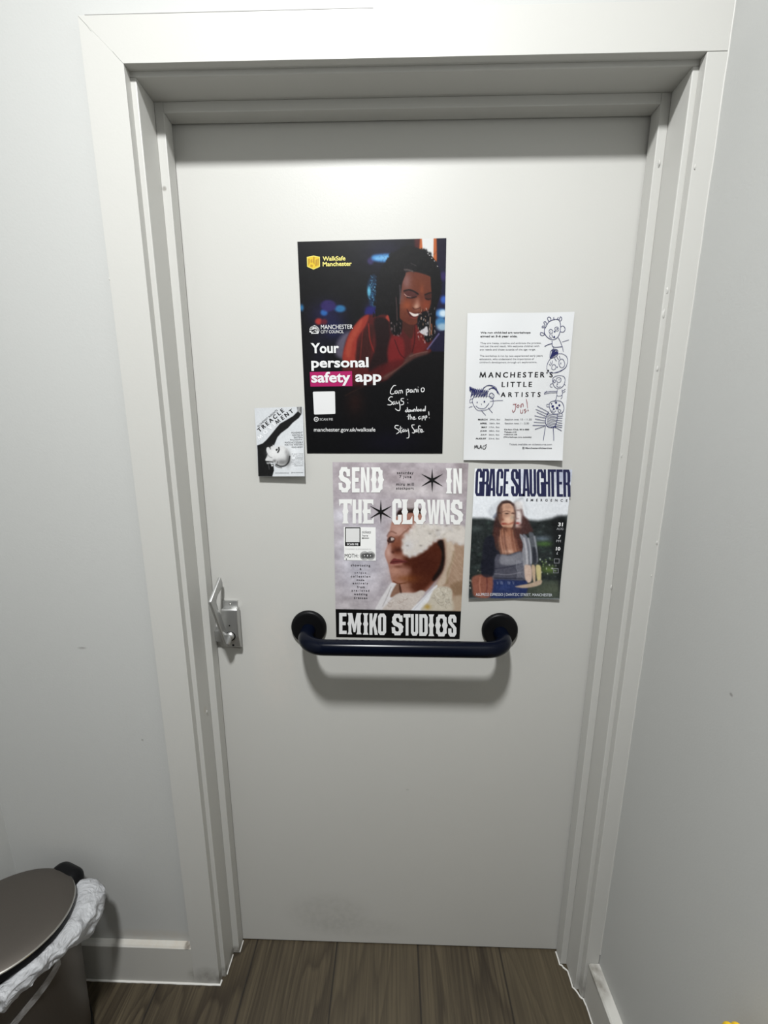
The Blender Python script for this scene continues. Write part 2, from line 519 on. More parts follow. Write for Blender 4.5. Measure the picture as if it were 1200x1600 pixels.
    P.blob(*B((690, 1090))[0], 10, 5, (96, 38, 26), .8)
    P.poly(B((600, 720), (680, 695), (790, 750), (740, 810), (640, 800)), (82, 38, 36), 1.4, .9)
    P.poly(B((870, 775), (960, 750), (955, 830), (890, 830)), (70, 30, 24), 1.4, .9)
    P.line(B((600, 715), (660, 700), (720, 715), (785, 755)), 2.4, (28, 14, 14), .95)
    P.line(B((875, 765), (920, 745), (965, 735)), 2.2, (28, 14, 14), .95)
    P.line(B((605, 755), (640, 785), (690, 795)), 1.1, (190, 150, 140), .9)
    P.line(B((640, 800), (700, 805), (760, 790)), 1.8, (26, 12, 12), .9)
    P.line(B((885, 815), (920, 825), (950, 815)), 1.7, (26, 12, 12), .9)
    P.line(B((715, 935), (740, 955), (790, 945), (815, 930)), 1.5, (70, 26, 18), .8)
    P.poly(B((640, 960), (690, 1000), (800, 1000), (850, 975), (810, 1050), (730, 1075), (670, 1040)), (86, 24, 22), .9)
    P.poly(B((668, 990), (740, 1015), (805, 1010), (770, 1045), (715, 1045)), (222, 208, 200), .9)
    P.line(B((690, 1060), (735, 1075), (790, 1055)), 1.5, (136, 52, 42), .9)
    P.line(B((640, 955), (655, 1000), (690, 1040)), 1.2, (60, 20, 16), .7)
    # braids over the face
    P.poly(B((500, 420), (620, 470), (575, 620), (545, 860), (530, 1270), (430, 1200), (420, 800)), (13, 11, 12), 1)
    P.poly(B((955, 500), (1060, 470), (1070, 760), (1020, 960), (1000, 1250), (930, 1370), (940, 1000), (965, 820)), (12, 11, 13), 1)
    P.line(B((545, 640), (550, 750), (545, 880)), 2.2, (92, 80, 86), .6)
    P.line(B((495, 800), (505, 950), (510, 1100)), 1.5, (84, 60, 60), .8)
    P.line(B((610, 435), (660, 440), (710, 455)), 2.6, (92, 80, 78), .8)
    P.line(B((690, 350), (730, 370), (760, 385)), 1, (70, 64, 64), .8)
    P.poly(B((780, 1060), (900, 980), (930, 1180), (920, 1320), (880, 1280), (800, 1230)), (16, 14, 18), 1)
    P.poly(B((800, 1250), (860, 1210), (890, 1180), (910, 1200), (910, 1290), (880, 1300)), (196, 190, 194), 1)
    for _ in range(70):
        x, y = rnd.uniform(780, 1010), rnd.uniform(930, 1380)
        (x, y), = B((x, y))
        P.line([(x, y), (x + rnd.uniform(-.7, .7), y + rnd.uniform(1, 3.4))], rnd.uniform(.5, 1.), rnd.choice([(150, 130, 134), (196, 150, 120), (70, 60, 66), (10, 9, 10), (10, 9, 10), (214, 206, 206)]), .85)
    for _ in range(34):
        x, y = rnd.uniform(410, 560), rnd.uniform(1120, 1300)
        (x, y), = B((x, y))
        P.line([(x, y), (x + rnd.uniform(-.5, .5), y + rnd.uniform(1, 3))], rnd.uniform(.5, .8), rnd.choice([(150, 128, 130), (90, 60, 60), (12, 10, 12)]), .8)
    P.line(B((945, 1060), (940, 1180), (935, 1300)), 1.3, (196, 160, 140), .8)
    P.line(B((960, 1150), (965, 1220), (955, 1280)), 1.6, (176, 96, 60), .8)
    for ax_, ay_, bx_, by_ in ((300, 440, 225, 900), (240, 640, 205, 1060), (450, 215, 300, 430), (700, 130, 560, 150), (830, 165, 960, 240), (1060, 420, 1085, 760)):
        for k in range(22):
            t = rnd.random(); x, y = ax_ + (bx_ - ax_) * t + rnd.uniform(-14, 14), ay_ + (by_ - ay_) * t + rnd.uniform(-14, 14)
            (x, y), = B((x, y)); P.blob(x, y, rnd.uniform(.7, 1.7), rnd.uniform(1, 2.6), (13, 12, 14), .9, rnd.uniform(-.6, .6))
    for _ in range(150):
        x, y = rnd.uniform(260, 1060), rnd.uniform(180, 460)
        (x, y), = B((x, y))
        P.line([(x, y), (x + rnd.uniform(-2, -.5), y + rnd.uniform(1, 4))], .5, (40, 36, 38), .5)
    for _ in range(60):
        x, y = rnd.uniform(260, 520), rnd.uniform(420, 1040)
        (x, y), = B((x, y))
        P.line([(x, y), (x - .6, y + 4)], .5, (36, 33, 36), .5)
    for x, y in ((935, 245), (965, 285), (915, 225), (1000, 320), (1040, 390)):
        (x, y), = B((x, y))
        P.ell(x, y, .8, .8, (226, 222, 222), .6, .9)
    # dark lower half
    P.poly(A((100, 1040), (420, 1080), (640, 1060), (760, 1040), (1080, 1040), (1080, 1560), (100, 1560)), (8, 8, 11), 8, .9, False)
    P.blob(555, 628, 14, 22, (44, 18, 14), .7)
    P.line(C((130, 790), (220, 740), (330, 690)), 1.4, (60, 34, 26), .6)
    P.blob(610, 690, 46, 18, (16, 14, 34), .6)
    P.noise(3, 3, 3, 5)
    return P.mute(.84)

def art_clown(X, Y):
    """face looking up under a white feathered headdress against a cloudy backdrop"""
    D, F = Zm(500, 710, 5.0), Zm(580, 780, 7.7419)
    P = Paint(X, Y, (170, 160, 166))
    rnd = random.Random(8)
    P.blob(560, 870, 40, 60, (186, 184, 196), .9)
    P.blob(630, 745, 80, 14, (160, 148, 152), .8)
    P.blob(640, 765, 40, 8, (196, 188, 188), .7)
    P.blob(690, 772, 34, 8, (190, 182, 184), .7)
    P.blob(530, 806, 14, 12, (198, 196, 206), .8)
    P.blob(545, 735, 20, 12, (146, 136, 140), .7)
    P.blob(722, 745, 12, 40, (150, 138, 140), .7)
    P.blob(550, 945, 40, 16, (176, 168, 172), .8)
    P.noise(11, 15, 11, 30, 4)
    # headdress and veil to the right
    P.poly(F((860, 480), (960, 500), (1130, 560), (1130, 1340), (820, 1340), (760, 1100), (880, 800)), (158, 128, 104), 4)
    P.poly(F((860, 470), (950, 490), (1010, 620), (960, 850), (900, 1010), (790, 1060), (860, 880), (885, 720)), (186, 166, 146), 2.4)
    P.line(F((1000, 640), (975, 760), (930, 880), (915, 1010)), 2.6, (128, 102, 66), .6, 2.)
    for k in range(16):
        x = 1010 + rnd.uniform(0, 110)
        y = 680 + k * 26
        P.line(F((x - 60, y - 50), (x, y + 20)), .7, (190, 164, 140), .4, 1.2)
    P.poly(F((960, 1030), (1120, 1000), (1120, 1180), (1000, 1150)), (120, 90, 62), 3, .6)
    # hair line and face
    P.poly(F((310, 200), (340, 130), (430, 110), (520, 108), (600, 115), (640, 150), (645, 260), (540, 280), (400, 260)), (34, 18, 14), 2.4)
    P.poly(F((420, 20), (470, -10), (530, 10), (530, 105), (430, 108)), (158, 146, 144), 4, .7)
    P.poly(F((250, 270), (300, 215), (370, 185), (460, 165), (560, 170), (620, 190), (640, 270), (600, 330), (600, 420), (760, 480), (860, 500), (885, 700), (860, 860), (760, 1000), (620, 1130), (360, 1130), (340, 1030), (260, 1010), (225, 880), (205, 790), (165, 660), (195, 560), (195, 470), (225, 380)), (160, 108, 92), 1.5)
    P.poly(F((430, 640), (560, 620), (740, 520), (870, 500), (885, 720), (840, 890), (720, 1030), (600, 1130), (480, 1100), (420, 1000), (480, 850), (380, 780)), (78, 30, 14), 6)
    P.blob(*F((650, 780))[0], 22, 20, (66, 22, 10), .85)
    P.blob(*F((330, 620))[0], 10, 9, (110, 50, 32), .85)
    P.poly(F((250, 480), (330, 440), (400, 480), (380, 640), (300, 650), (250, 640)), (120, 62, 42), 2.4, .9)
    P.poly(F((800, 520), (865, 500), (888, 700), (860, 860), (770, 980), (740, 960), (830, 800), (850, 640)), (24, 12, 10), 2.5)
    P.blob(*F((210, 640))[0], 5, 10, (198, 158, 146), .8)
    P.blob(*F((330, 370))[0], 12, 10, (190, 150, 136), .85)
    P.blob(*F((290, 860))[0], 8, 6, (180, 126, 104), .8)
    P.blob(*F((430, 960))[0], 18, 6, (126, 66, 26), .7)
    P.blob(*F((420, 1060))[0], 9, 9, (150, 100, 78), .8)
    P.line(F((195, 445), (215, 405), (250, 390), (300, 412)), 1.8, (112, 68, 56), .8, 1.2)
    P.poly(F((195, 490), (230, 450), (285, 470), (270, 520), (210, 525)), (70, 40, 34), 1.2)
    P.poly(F((218, 490), (250, 462), (280, 478), (255, 500)), (176, 160, 154), .8)
    P.ell(*F((228, 485))[0], 1.3, 2., (40, 24, 22), .7)
    P.line(F((200, 500), (215, 520), (210, 540)), 1.4, (50, 28, 24), .8)
    P.blob(*F((330, 610))[0], 8, 4, (60, 22, 14), .8)
    P.blob(*F((262, 640))[0], 2.6, 2, (70, 30, 22), .7)
    P.line(F((470, 340), (400, 400), (330, 470)), 3, (120, 70, 52), .6)
    P.poly(F((225, 770), (270, 715), (310, 720), (350, 725), (440, 755), (340, 775), (250, 785)), (112, 46, 44), 1)
    P.line(F((235, 762), (320, 752), (435, 757)), 1.2, (62, 20, 20), .9)
    P.line(F((240, 790), (310, 795), (370, 780)), 1.5, (166, 104, 92), .8)
    P.blob(*F((330, 815))[0], 8, 2.4, (92, 42, 26), .7)
    P.line(F((270, 990), (330, 1020), (420, 1010)), 2, (96, 44, 18), .6)
    # feathers across the brow and cheek
    P.poly(F((380, 560), (390, 480), (450, 410), (530, 330), (540, 290), (700, 300), (900, 320), (1130, 330), (1130, 540), (1000, 520), (900, 470), (830, 480), (760, 510), (690, 580), (620, 640), (520, 690), (430, 685), (385, 640)), (200, 192, 184), 4)
    for x, y, r in ((395, 500, 26), (420, 440, 28), (470, 390, 30), (520, 340, 30), (385, 580, 26), (410, 650, 24), (470, 680, 26), (530, 665, 24), (600, 630, 24), (660, 590, 26), (720, 540, 26), (780, 500, 24), (540, 310, 24), (850, 470, 20), (600, 300, 26), (700, 300, 24), (800, 310, 22), (930, 490, 24), (1000, 530, 26), (1080, 545, 26)):
        (x, y), = F((x + rnd.uniform(-8, 8), y + rnd.uniform(-8, 8)))
        P.blob(x, y, r / 7.7, r / 9.5, rnd.choice([(206, 200, 196), (192, 184, 178), (198, 194, 194)]), .75, rnd.uniform(0, 3))
    for k in range(60):
        x, y = rnd.uniform(420, 1110), rnd.uniform(320, 620)
        if y > 600 - (x - 420) * .3:
            continue
        (x, y), = F((x, y)); an = rnd.uniform(0, 6.28)
        P.line([(x, y), (x + 2.5 * math.cos(an), y + 2 * math.sin(an)), (x + 4 * math.cos(an + .6), y + 3.2 * math.sin(an + .6))], .6, rnd.choice([(222, 218, 214), (166, 156, 146), (186, 178, 172)]), .55)
    for k in range(70):
        x, y = rnd.uniform(420, 1110), rnd.uniform(320, 620)
        if y > 560 - (x - 420) * .25:
            continue
        (x, y), = F((x, y))
        P.blob(x, y, rnd.uniform(2, 5), rnd.uniform(1.5, 3.5), rnd.choice([(216, 210, 206), (176, 166, 156), (206, 198, 188), (188, 182, 180)]), .6, rnd.uniform(0, 3))
    P.blob(*F((450, 560))[0], 8, 9, (196, 194, 200), .6)
    for x, y in ((800, 375), (710, 415), (910, 320), (440, 560), (600, 560)):
        P.blob(*F((x, y))[0], 2.4, 1.6, (136, 128, 122), .7)
    # collar, ruffles and white lapel
    P.poly(F((50, 1340), (100, 1230), (180, 1100), (250, 1010), (330, 1050), (300, 1130), (220, 1230), (160, 1340)), (206, 202, 204), 1.4)
    P.line(F((240, 1060), (190, 1180), (210, 1140), (140, 1290)), 1.2, (150, 142, 142), .7)
    P.poly(F((230, 1180), (300, 1030), (345, 1040), (340, 1140)), (124, 82, 60), 1.6, .9)
    P.poly(F((335, 1040), (350, 1030), (375, 1140), (350, 1145)), (70, 34, 22), 1, .9)
    P.poly(F((150, 1345), (220, 1240), (300, 1150), (400, 1130), (520, 1130), (600, 1100), (650, 1130), (560, 1250), (480, 1345)), (190, 178, 170), 1.8)
    for k in range(26):
        x, y = rnd.uniform(220, 600), rnd.uniform(1140, 1330)
        p = [(x + 30 * math.cos(t) * rnd.uniform(.7, 1.2), y + 22 * math.sin(t)) for t in (0, 1, 2, 3)]
        P.line(F(*p), .9, rnd.choice([(214, 206, 200), (156, 136, 126), (206, 196, 190)]), .6)
    P.poly(F((480, 1345), (620, 1200), (760, 1060), (800, 1040), (770, 1130), (680, 1250), (600, 1345)), (214, 214, 218), 1.2)
    P.line(F((520, 1330), (640, 1200), (740, 1100)), 1.4, (184, 184, 192), .7)
    P.poly(F((610, 1345), (690, 1240), (760, 1090), (870, 1050), (970, 1090), (980, 1200), (990, 1345)), (188, 178, 160), 2)
    for k in range(34):
        x, y = rnd.uniform(740, 960), rnd.uniform(1070, 1320)
        a0 = rnd.uniform(0, 6)
        p = [(x + 34 * math.cos(a0 + t), y + 26 * math.sin(a0 + t)) for t in (0, .9, 1.8, 2.6)]
        P.line(F(*p), .9, rnd.choice([(218, 212, 198), (150, 140, 124), (204, 196, 178), (130, 124, 112)]), .6)
    P.blob(*F((680, 1300))[0], 5, 4, (176, 136, 40), .8)
    P.poly(F((990, 1190), (1120, 1170), (1120, 1345), (1000, 1345)), (176, 156, 132), 3, .7)
    P.noise(21, 3, 3, 9)
    # black foot band
    sl = (Y - 951.5) - (X - 525) * .017
    P.mix(np.clip(sl / .9 + .5, 0, 1), (9, 8, 9))
    return P.mute(.85)

def art_double(X, Y):
    """double exposed portrait of a long haired woman in a grey top, trees behind"""
    G, H = Zm(730, 720, 7.2727), Zm(730, 800, 7.5)
    P = Paint(X, Y, (222, 226, 232))
    rnd = random.Random(3)
    P.blob(860, 770, 40, 40, (214, 216, 220), .8)
    P.blob(880, 740, 16, 22, (120, 128, 168), .55)
    P.blob(815, 745, 14, 14, (170, 176, 206), .5)
    P.blob(740, 740, 10, 8, (236, 236, 236), .6)
    for k in range(30):
        x = 738 + k * 5.2
        P.line([(x, 776), (x + 8, 806)], .5, (206, 210, 214), .35)
    # hedge and trees
    P.poly(H((30, 70), (200, 70), (330, 90), (700, 90), (830, 100), (1000, 70), (1170, 35), (1170, 1010), (0, 1010)), (36, 42, 42), 4, 1, False)
    for _ in range(240):
        x, y = rnd.uniform(20, 1130), rnd.uniform(110, 860)
        c = rnd.choice([(20, 26, 26), (40, 52, 50), (52, 68, 62), (24, 28, 30), (66, 80, 78)])
        (x, y), = H((x, y))
        P.blob(x, y, rnd.uniform(1, 5), rnd.uniform(.8, 3), c, .6, rnd.uniform(-.5, .5))
    P.blob(*H((100, 190))[0], 9, 5, (76, 88, 86), .6)
    P.blob(*H((870, 310))[0], 13, 4.5, (116, 132, 150), .7)
    P.blob(*H((900, 370))[0], 13, 4, (70, 110, 44), .8)
    P.blob(*H((960, 670))[0], 14, 6, (86, 112, 40), .85)
    for _ in range(44):
        x, y = H((rnd.uniform(850, 1090), rnd.uniform(540, 720)))[0]
        P.ell(x, y, rnd.uniform(.6, 1.5), rnd.uniform(.6, 1.6), rnd.choice([(176, 190, 176), (130, 160, 90), (30, 40, 30), (210, 216, 206), (60, 84, 40)]), .9, .7)
    for _ in range(26):
        x, y = H((rnd.uniform(20, 170), rnd.uniform(680, 900)))[0]
        P.ell(x, y, rnd.uniform(.6, 1.6), rnd.uniform(.6, 1.8), rnd.choice([(150, 150, 136), (90, 100, 76), (30, 36, 30), (186, 184, 170)]), .9, .7)
    P.blob(*H((960, 900))[0], 22, 10, (84, 92, 72), .8)
    P.poly(H((850, 800), (1080, 800), (1080, 990), (650, 990), (640, 930)), (70, 78, 62), 4, .6, False)
    P.blob(*H((1060, 140))[0], 14, 6, (16, 17, 18), .9)
    P.poly(H((1000, 100), (1150, 90), (1120, 560), (1090, 980), (1060, 760), (1010, 520)), (18, 20, 22), 5, .8)
    # ghost heads behind
    P.poly(G((230, 560), (300, 500), (380, 460), (340, 560), (330, 640), (280, 660)), (196, 200, 208), 3, .7)
    P.poly(G((290, 640), (345, 575), (350, 660)), (96, 104, 124), 2, .8)
    P.poly(G((540, 470), (600, 470), (630, 540), (630, 660), (660, 720), (600, 760), (545, 750)), (206, 196, 194), 2)
    P.line(G((540, 462), (580, 445), (620, 425)), 2, (120, 124, 132), .6, 2.)
    P.line(G((560, 440), (630, 450), (660, 520), (670, 600)), 3, (188, 192, 198), .6, 2.6)
    P.line(G((370, 455), (300, 500), (250, 570)), 3, (190, 194, 200), .5, 2.6)
    # hair
    P.poly(G((350, 560), (370, 490), (430, 455), (500, 470), (540, 560), (530, 800), (420, 860), (300, 870), (310, 740), (350, 660)), (56, 36, 32), 2)
    P.poly(H((700, 120), (740, 230), (640, 260), (600, 300), (650, 330), (640, 440), (560, 480), (520, 420), (560, 190), (650, 130)), (74, 40, 36), 2.2)
    P.poly(G((620, 630), (680, 660), (720, 740), (740, 800), (640, 830), (560, 840), (570, 770), (610, 740)), (70, 42, 40), 3)
    P.poly(G((320, 640), (350, 660), (390, 740), (380, 860), (300, 960), (290, 800)), (62, 36, 34), 3)
    # faces
    P.poly(G((345, 560), (360, 500), (430, 480), (500, 490), (530, 540), (540, 640), (525, 720), (490, 770), (430, 765), (385, 730), (350, 660)), (202, 152, 124), 1.4)
    P.poly(G((345, 540), (365, 500), (390, 480), (400, 560), (385, 700), (355, 670)), (96, 60, 48), 2, .8)
    P.blob(*G((450, 520))[0], 8, 4, (176, 130, 106), .8)
    P.blob(*G((470, 660))[0], 6, 6, (226, 180, 150), .9)
    P.blob(*G((510, 640))[0], 3.5, 4, (170, 152, 128), .8)
    P.line(G((405, 578), (440, 568), (480, 577)), 1.3, (104, 66, 54), .8, 1.2)
    P.blob(*G((447, 597))[0], 3.4, 1.2, (46, 26, 24), .95)
    P.blob(*G((430, 620))[0], 7, 3, (150, 100, 80), .5)
    P.blob(*G((518, 594))[0], 3, 1.2, (70, 40, 34), .9)
    P.blob(*G((362, 592))[0], 2.4, 1.4, (44, 26, 24), .9)
    P.blob(*G((370, 640))[0], 3, 6, (120, 74, 58), .6)
    P.blob(*G((400, 665))[0], 2.4, 3, (130, 74, 58), .8)
    P.blob(*G((408, 714))[0], 4, 1.8, (140, 44, 36), .95)
    P.line(G((430, 712), (470, 720), (520, 700)), 2., (160, 70, 50), .85, 1.4)
    P.blob(*G((480, 742))[0], 5, 2.6, (206, 156, 124), .8)
    P.blob(*G((580, 500))[0], 6, 6, (206, 200, 198), .7)
    P.blob(*G((580, 620))[0], 4, 7, (226, 206, 200), .8)
    P.line(G((545, 580), (550, 640), (560, 660)), 1.4, (130, 100, 96), .7)
    P.blob(*G((567, 707))[0], 4.2, 2., (150, 48, 42), .95)
    P.blob(*G((575, 745))[0], 5, 3, (196, 160, 150), .8)
    P.line(G((520, 490), (542, 560), (538, 680), (528, 770)), 3, (84, 54, 48), .7, 2.4)
    P.line(G((440, 462), (390, 480), (352, 540), (345, 620), (350, 690), (372, 760)), 3.4, (58, 36, 32), .9, 2.)
    P.line(G((400, 468), (470, 462), (520, 500)), 2.6, (62, 38, 34), .85, 1.6)
    P.line(G((610, 560), (632, 640), (640, 720)), 3, (86, 52, 48), .8, 2.4)
    P.blob(*G((575, 560))[0], 3, 1.4, (120, 90, 88), .7)
    P.blob(*G((570, 655))[0], 2, 1.4, (160, 120, 116), .7)
    P.blob(*G((605, 480))[0], 5, 4, (226, 224, 226), .6)
    # neck, chest and long strands
    P.poly(G((395, 760), (500, 770), (520, 850), (500, 950), (380, 950), (370, 850)), (164, 104, 76), 1.6)
    P.poly(H((370, 290), (530, 285), (590, 400), (600, 460), (480, 495), (390, 480)), (168, 112, 88), 4)
    P.blob(*H((470, 460))[0], 9, 3, (222, 178, 150), .8)
    P.blob(*H((440, 200))[0], 6, 4, (96, 52, 36), .8)
    for x0, x1, x2 in ((330, 310, 370), (345, 350, 395), (370, 400, 430), (480, 520, 560), (520, 570, 590), (560, 590, 630), (500, 540, 600), (310, 330, 350), (420, 430, 470), (590, 610, 640)):
        P.line(H((x0 + 20, 190), (x1, 320), (x2, 480)), 2.6, rnd.choice([(96, 50, 38), (124, 66, 48), (84, 44, 36)]), .6, 2.2)
    for x0, x1, x2 in ((385, 395, 420), (410, 425, 440), (440, 470, 480), (500, 500, 530), (530, 545, 575), (360, 375, 400)):
        P.line(H((x0, 210), (x1, 340), (x2, 470)), 1.2, rnd.choice([(206, 150, 120), (190, 130, 100), (92, 48, 36)]), .5, 1.2)
    # grey top with repeated sleeves
    P.poly(H((200, 320), (300, 280), (330, 420), (380, 500), (330, 760), (180, 750), (170, 560)), (26, 28, 40), 2)
    P.poly(H((290, 740), (310, 600), (340, 500), (400, 495), (480, 500), (620, 460), (690, 560), (690, 790), (300, 800)), (74, 74, 88), 1.6)
    P.poly(H((400, 500), (500, 510), (630, 470), (630, 600), (400, 610)), (122, 122, 132), 2.5, .9)
    P.blob(*H((480, 560))[0], 12, 5, (136, 136, 146), .7)
    P.line(H((330, 660), (480, 640), (640, 600)), 2, (48, 48, 64), .7)
    P.line(H((320, 720), (480, 730), (640, 700)), 1.6, (130, 128, 140), .6)
    P.line(H((320, 770), (480, 775), (640, 770)), 2, (40, 42, 58), .7)
    P.poly(H((720, 240), (770, 250), (800, 340), (825, 580), (770, 600), (750, 420), (730, 330)), (84, 88, 96), 1.6)
    P.line(H((785, 290), (805, 420), (815, 570)), 1.8, (176, 178, 186), .8, 1.8)
    P.poly(H((760, 420), (800, 430), (815, 570), (770, 590)), (34, 36, 46), 2, .8)
    P.poly(H((650, 265), (700, 290), (740, 400), (755, 600), (720, 625), (690, 440)), (110, 112, 122), 1.4)
    P.line(H((715, 310), (738, 440), (745, 590)), 1.8, (196, 196, 204), .8, 1.8)
    P.poly(H((610, 260), (660, 290), (695, 420), (715, 630), (660, 640), (640, 480), (650, 380)), (134, 134, 142), 1.4)
    P.line(H((665, 310), (690, 440), (700, 600)), 2, (206, 204, 210), .8, 1.8)
    for k in range(7):
        x = 580 + k * 16
        P.line(H((x, 560 + k * 8), (x - 8, 640), (x + 12, 700), (x, 770)), .8, (160, 160, 170), .6)
    # forearms, jeans and hand
    for x0, x1, c in ((800, 860, (196, 180, 120)), (750, 795, (190, 160, 130)), (665, 750, (200, 170, 152))):
        P.poly(H((x0, 640), ((x0 + x1) / 2, 615), (x1, 650), (x1, 800), (x0 + 20, 810)), c, 1.6)
    P.poly(H((300, 790), (600, 800), (700, 820), (640, 990), (240, 990), (270, 860)), (30, 44, 92), 2)
    P.blob(*H((440, 870))[0], 14, 7, (40, 60, 116), .7)
    for x in (345, 385, 400, 470, 485, 530):
        P.line(H((x, 810), (x + 8, 840), (x + 14, 815)), .7, (150, 156, 180), .6)
    P.poly(H((560, 870), (640, 850), (740, 830), (860, 790), (860, 840), (780, 870), (660, 885)), (176, 150, 126), 1.4)
    P.poly(H((70, 750), (285, 750), (265, 980), (90, 980), (60, 900)), (140, 76, 58), 2.4, .95)
    P.line(H((150, 760), (140, 860), (160, 970)), 2.6, (172, 108, 84), .6)
    P.line(H((225, 760), (230, 860), (215, 970)), 2.4, (96, 42, 40), .6)
    P.poly(H((170, 560), (310, 560), (300, 740), (175, 740)), (22, 24, 38), 2, .8)
    P.noise(31, 2.5, 2.5, 12)
    return P.mute(.82)

def art_treacle(X, Y):
    """monochrome figure bending back with a raised arm"""
    T, U = Zm(385, 620, 10.909), Zm(395, 685, 13.333)
    P = Paint(X, Y, (207, 210, 213))
    P.blob(455, 712, 16, 22, (232, 234, 236), .8)
    P.poly(T((140, 180), (190, 180), (240, 840), (200, 840)), (204, 207, 212), 3, .5, False)
    blk = (17, 17, 18)
    P.poly(T((862, 172), (950, 170), (948, 290), (880, 262)), (120, 120, 120), .6, 1, False)
    P.line(T((905, 180), (895, 230), (925, 280)), 2, (176, 176, 176), .7)
    P.line(T((935, 180), (935, 280)), 1.4, (70, 70, 70), .7)
    P.poly(T((880, 250), (942, 296), (900, 360), (800, 440), (720, 530), (600, 620), (540, 690), (500, 790), (470, 860), (400, 900), (400, 1100), (440, 1150), (480, 1140), (492, 1250), (465, 1350), (228, 1350), (205, 900), (198, 828), (290, 795), (350, 740), (450, 620), (520, 530), (580, 460), (700, 390), (800, 330)), blk, .7, 1, False)
    # head tipped back
    P.ell(*T((610, 1005))[0], 12.8, 15.2, (186, 186, 186), .8)
    P.poly(U((300, 240), (310, 190), (350, 180), (375, 200), (400, 165), (430, 160), (430, 140), (450, 135), (480, 170), (580, 150), (680, 170), (760, 260), (790, 370), (770, 470), (700, 550), (600, 570), (520, 530), (440, 480), (410, 470), (300, 465), (285, 440), (300, 400), (330, 330), (310, 280)), (206, 206, 206), .8)
    P.blob(*U((640, 490))[0], 11, 5, (104, 104, 104), .8)
    P.blob(*U((760, 420))[0], 4, 11, (88, 88, 88), .8)
    P.blob(*U((710, 280))[0], 2, 4, (110, 110, 110), .6)
    P.blob(*U((470, 300))[0], 9, 8, (228, 228, 228), .8)
    P.blob(*U((610, 290))[0], 8, 8, (222, 222, 222), .7)
    P.line(U((790, 370), (770, 480), (700, 560), (600, 575), (510, 540)), 2.2, (40, 40, 40), .9)
    P.line(U((345, 350), (370, 380), (420, 400)), 1.4, (150, 150, 150), .8)
    P.line(U((310, 300), (325, 340), (315, 390)), 1., (140, 140, 140), .8)
    P.line(U((380, 200), (385, 220)), 1.4, (90, 90, 90), .9)
    P.line(U((560, 190), (565, 240), (540, 290)), 2, (24, 24, 24), .95)
    P.poly(U((495, 235), (520, 212), (540, 225), (515, 260)), (30, 30, 30), .7)
    P.ell(*U((478, 465))[0], 3.6, 3, (170, 170, 170), .8)
    P.blob(*U((478, 465))[0], 1.8, 1.2, (90, 90, 90), .8)
    P.line(U((540, 480), (530, 520)), 1, (60, 60, 60), .8)
    P.line(U((300, 485), (380, 480), (440, 490)), 1.6, (30, 30, 30), .9)
    P.poly(U((310, 495), (400, 495), (380, 520), (330, 530)), (150, 150, 150), .9)
    P.ell(*U((428, 560))[0], 1.3, 1.4, (230, 230, 230), .6)
    P.line(U((350, 545), (365, 600), (368, 635)), .8, (110, 110, 110), .8)
    P.line(U((490, 560), (550, 595), (630, 607)), 1., (60, 60, 60), .9)
    P.noise(41, 2, 2, 7)
    return P.C

def art_white(X, Y):
    P = Paint(X, Y, (229, 230, 231))
    P.blob(815, 600, 60, 90, (233, 234, 235), .6)
    return P.C

# ------------------------------------------------------------------ the room
DW, DH = .450, 2.0225            # clear door width / 2 and height, between the stops
JW, JH = .467, 2.0395            # jamb faces
AW, AH = .477, 2.0472            # inner edges of the architraves
FY, WY = -.094, -.079            # architrave front, wall face
LX, RX, BY = -.990, .511, -2.10  # left wall, right wall, wall behind the camera
PLANK_X = -.176
m_floor = wood_floor()
tag(MB().box(LX - .1, RX + .1, BY - .1, .35, -.04, 0).build('floor', m_floor), 'grey brown wood effect plank floor running towards the door', 'floor', 'structure')
tag(MB().box(LX - .1, RX + .1, BY - .1, .35, CEIL, CEIL + .05).build('ceiling', m_ceil), 'plain white ceiling above the door', 'ceiling', 'structure')
wf = MB()
wf.box(LX - .1, -JW - .028, WY, .06, 0, CEIL).box(JW + .028, RX + .1, WY, .06, 0, CEIL).box(-JW - .028, JW + .028, WY, .06, JH + .028, CEIL)
tag(wf.build('wall_front', m_wall), 'white painted wall around the door frame', 'wall', 'structure')
tag(MB().box(LX - .1, LX, BY - .1, WY, 0, CEIL).build('wall_left', m_wall), 'white wall meeting the door wall at the far left', 'wall', 'structure')
tag(MB().box(RX, RX + .1, BY - .1, WY, 0, CEIL).build('wall_right', m_wall), 'white side wall running forward from the right architrave', 'wall', 'structure')
tag(MB().box(LX, RX, BY - .1, BY, 0, CEIL).build('wall_back', m_dark), 'unseen wall behind the viewer, made dark to cut bounced light', 'wall', 'structure')
tag(MB().box(-JW - .1, JW + .1, .33, .35, 0, 2.3).box(-JW - .1, -JW - .08, .06, .33, 0, 2.3).box(JW + .08, JW + .1, .06, .33, 0, 2.3).box(-JW - .1, JW + .1, .06, .33, 2.3, 2.32).build('wall_beyond', m_hole), 'dark space beyond the closed door', 'wall', 'structure')

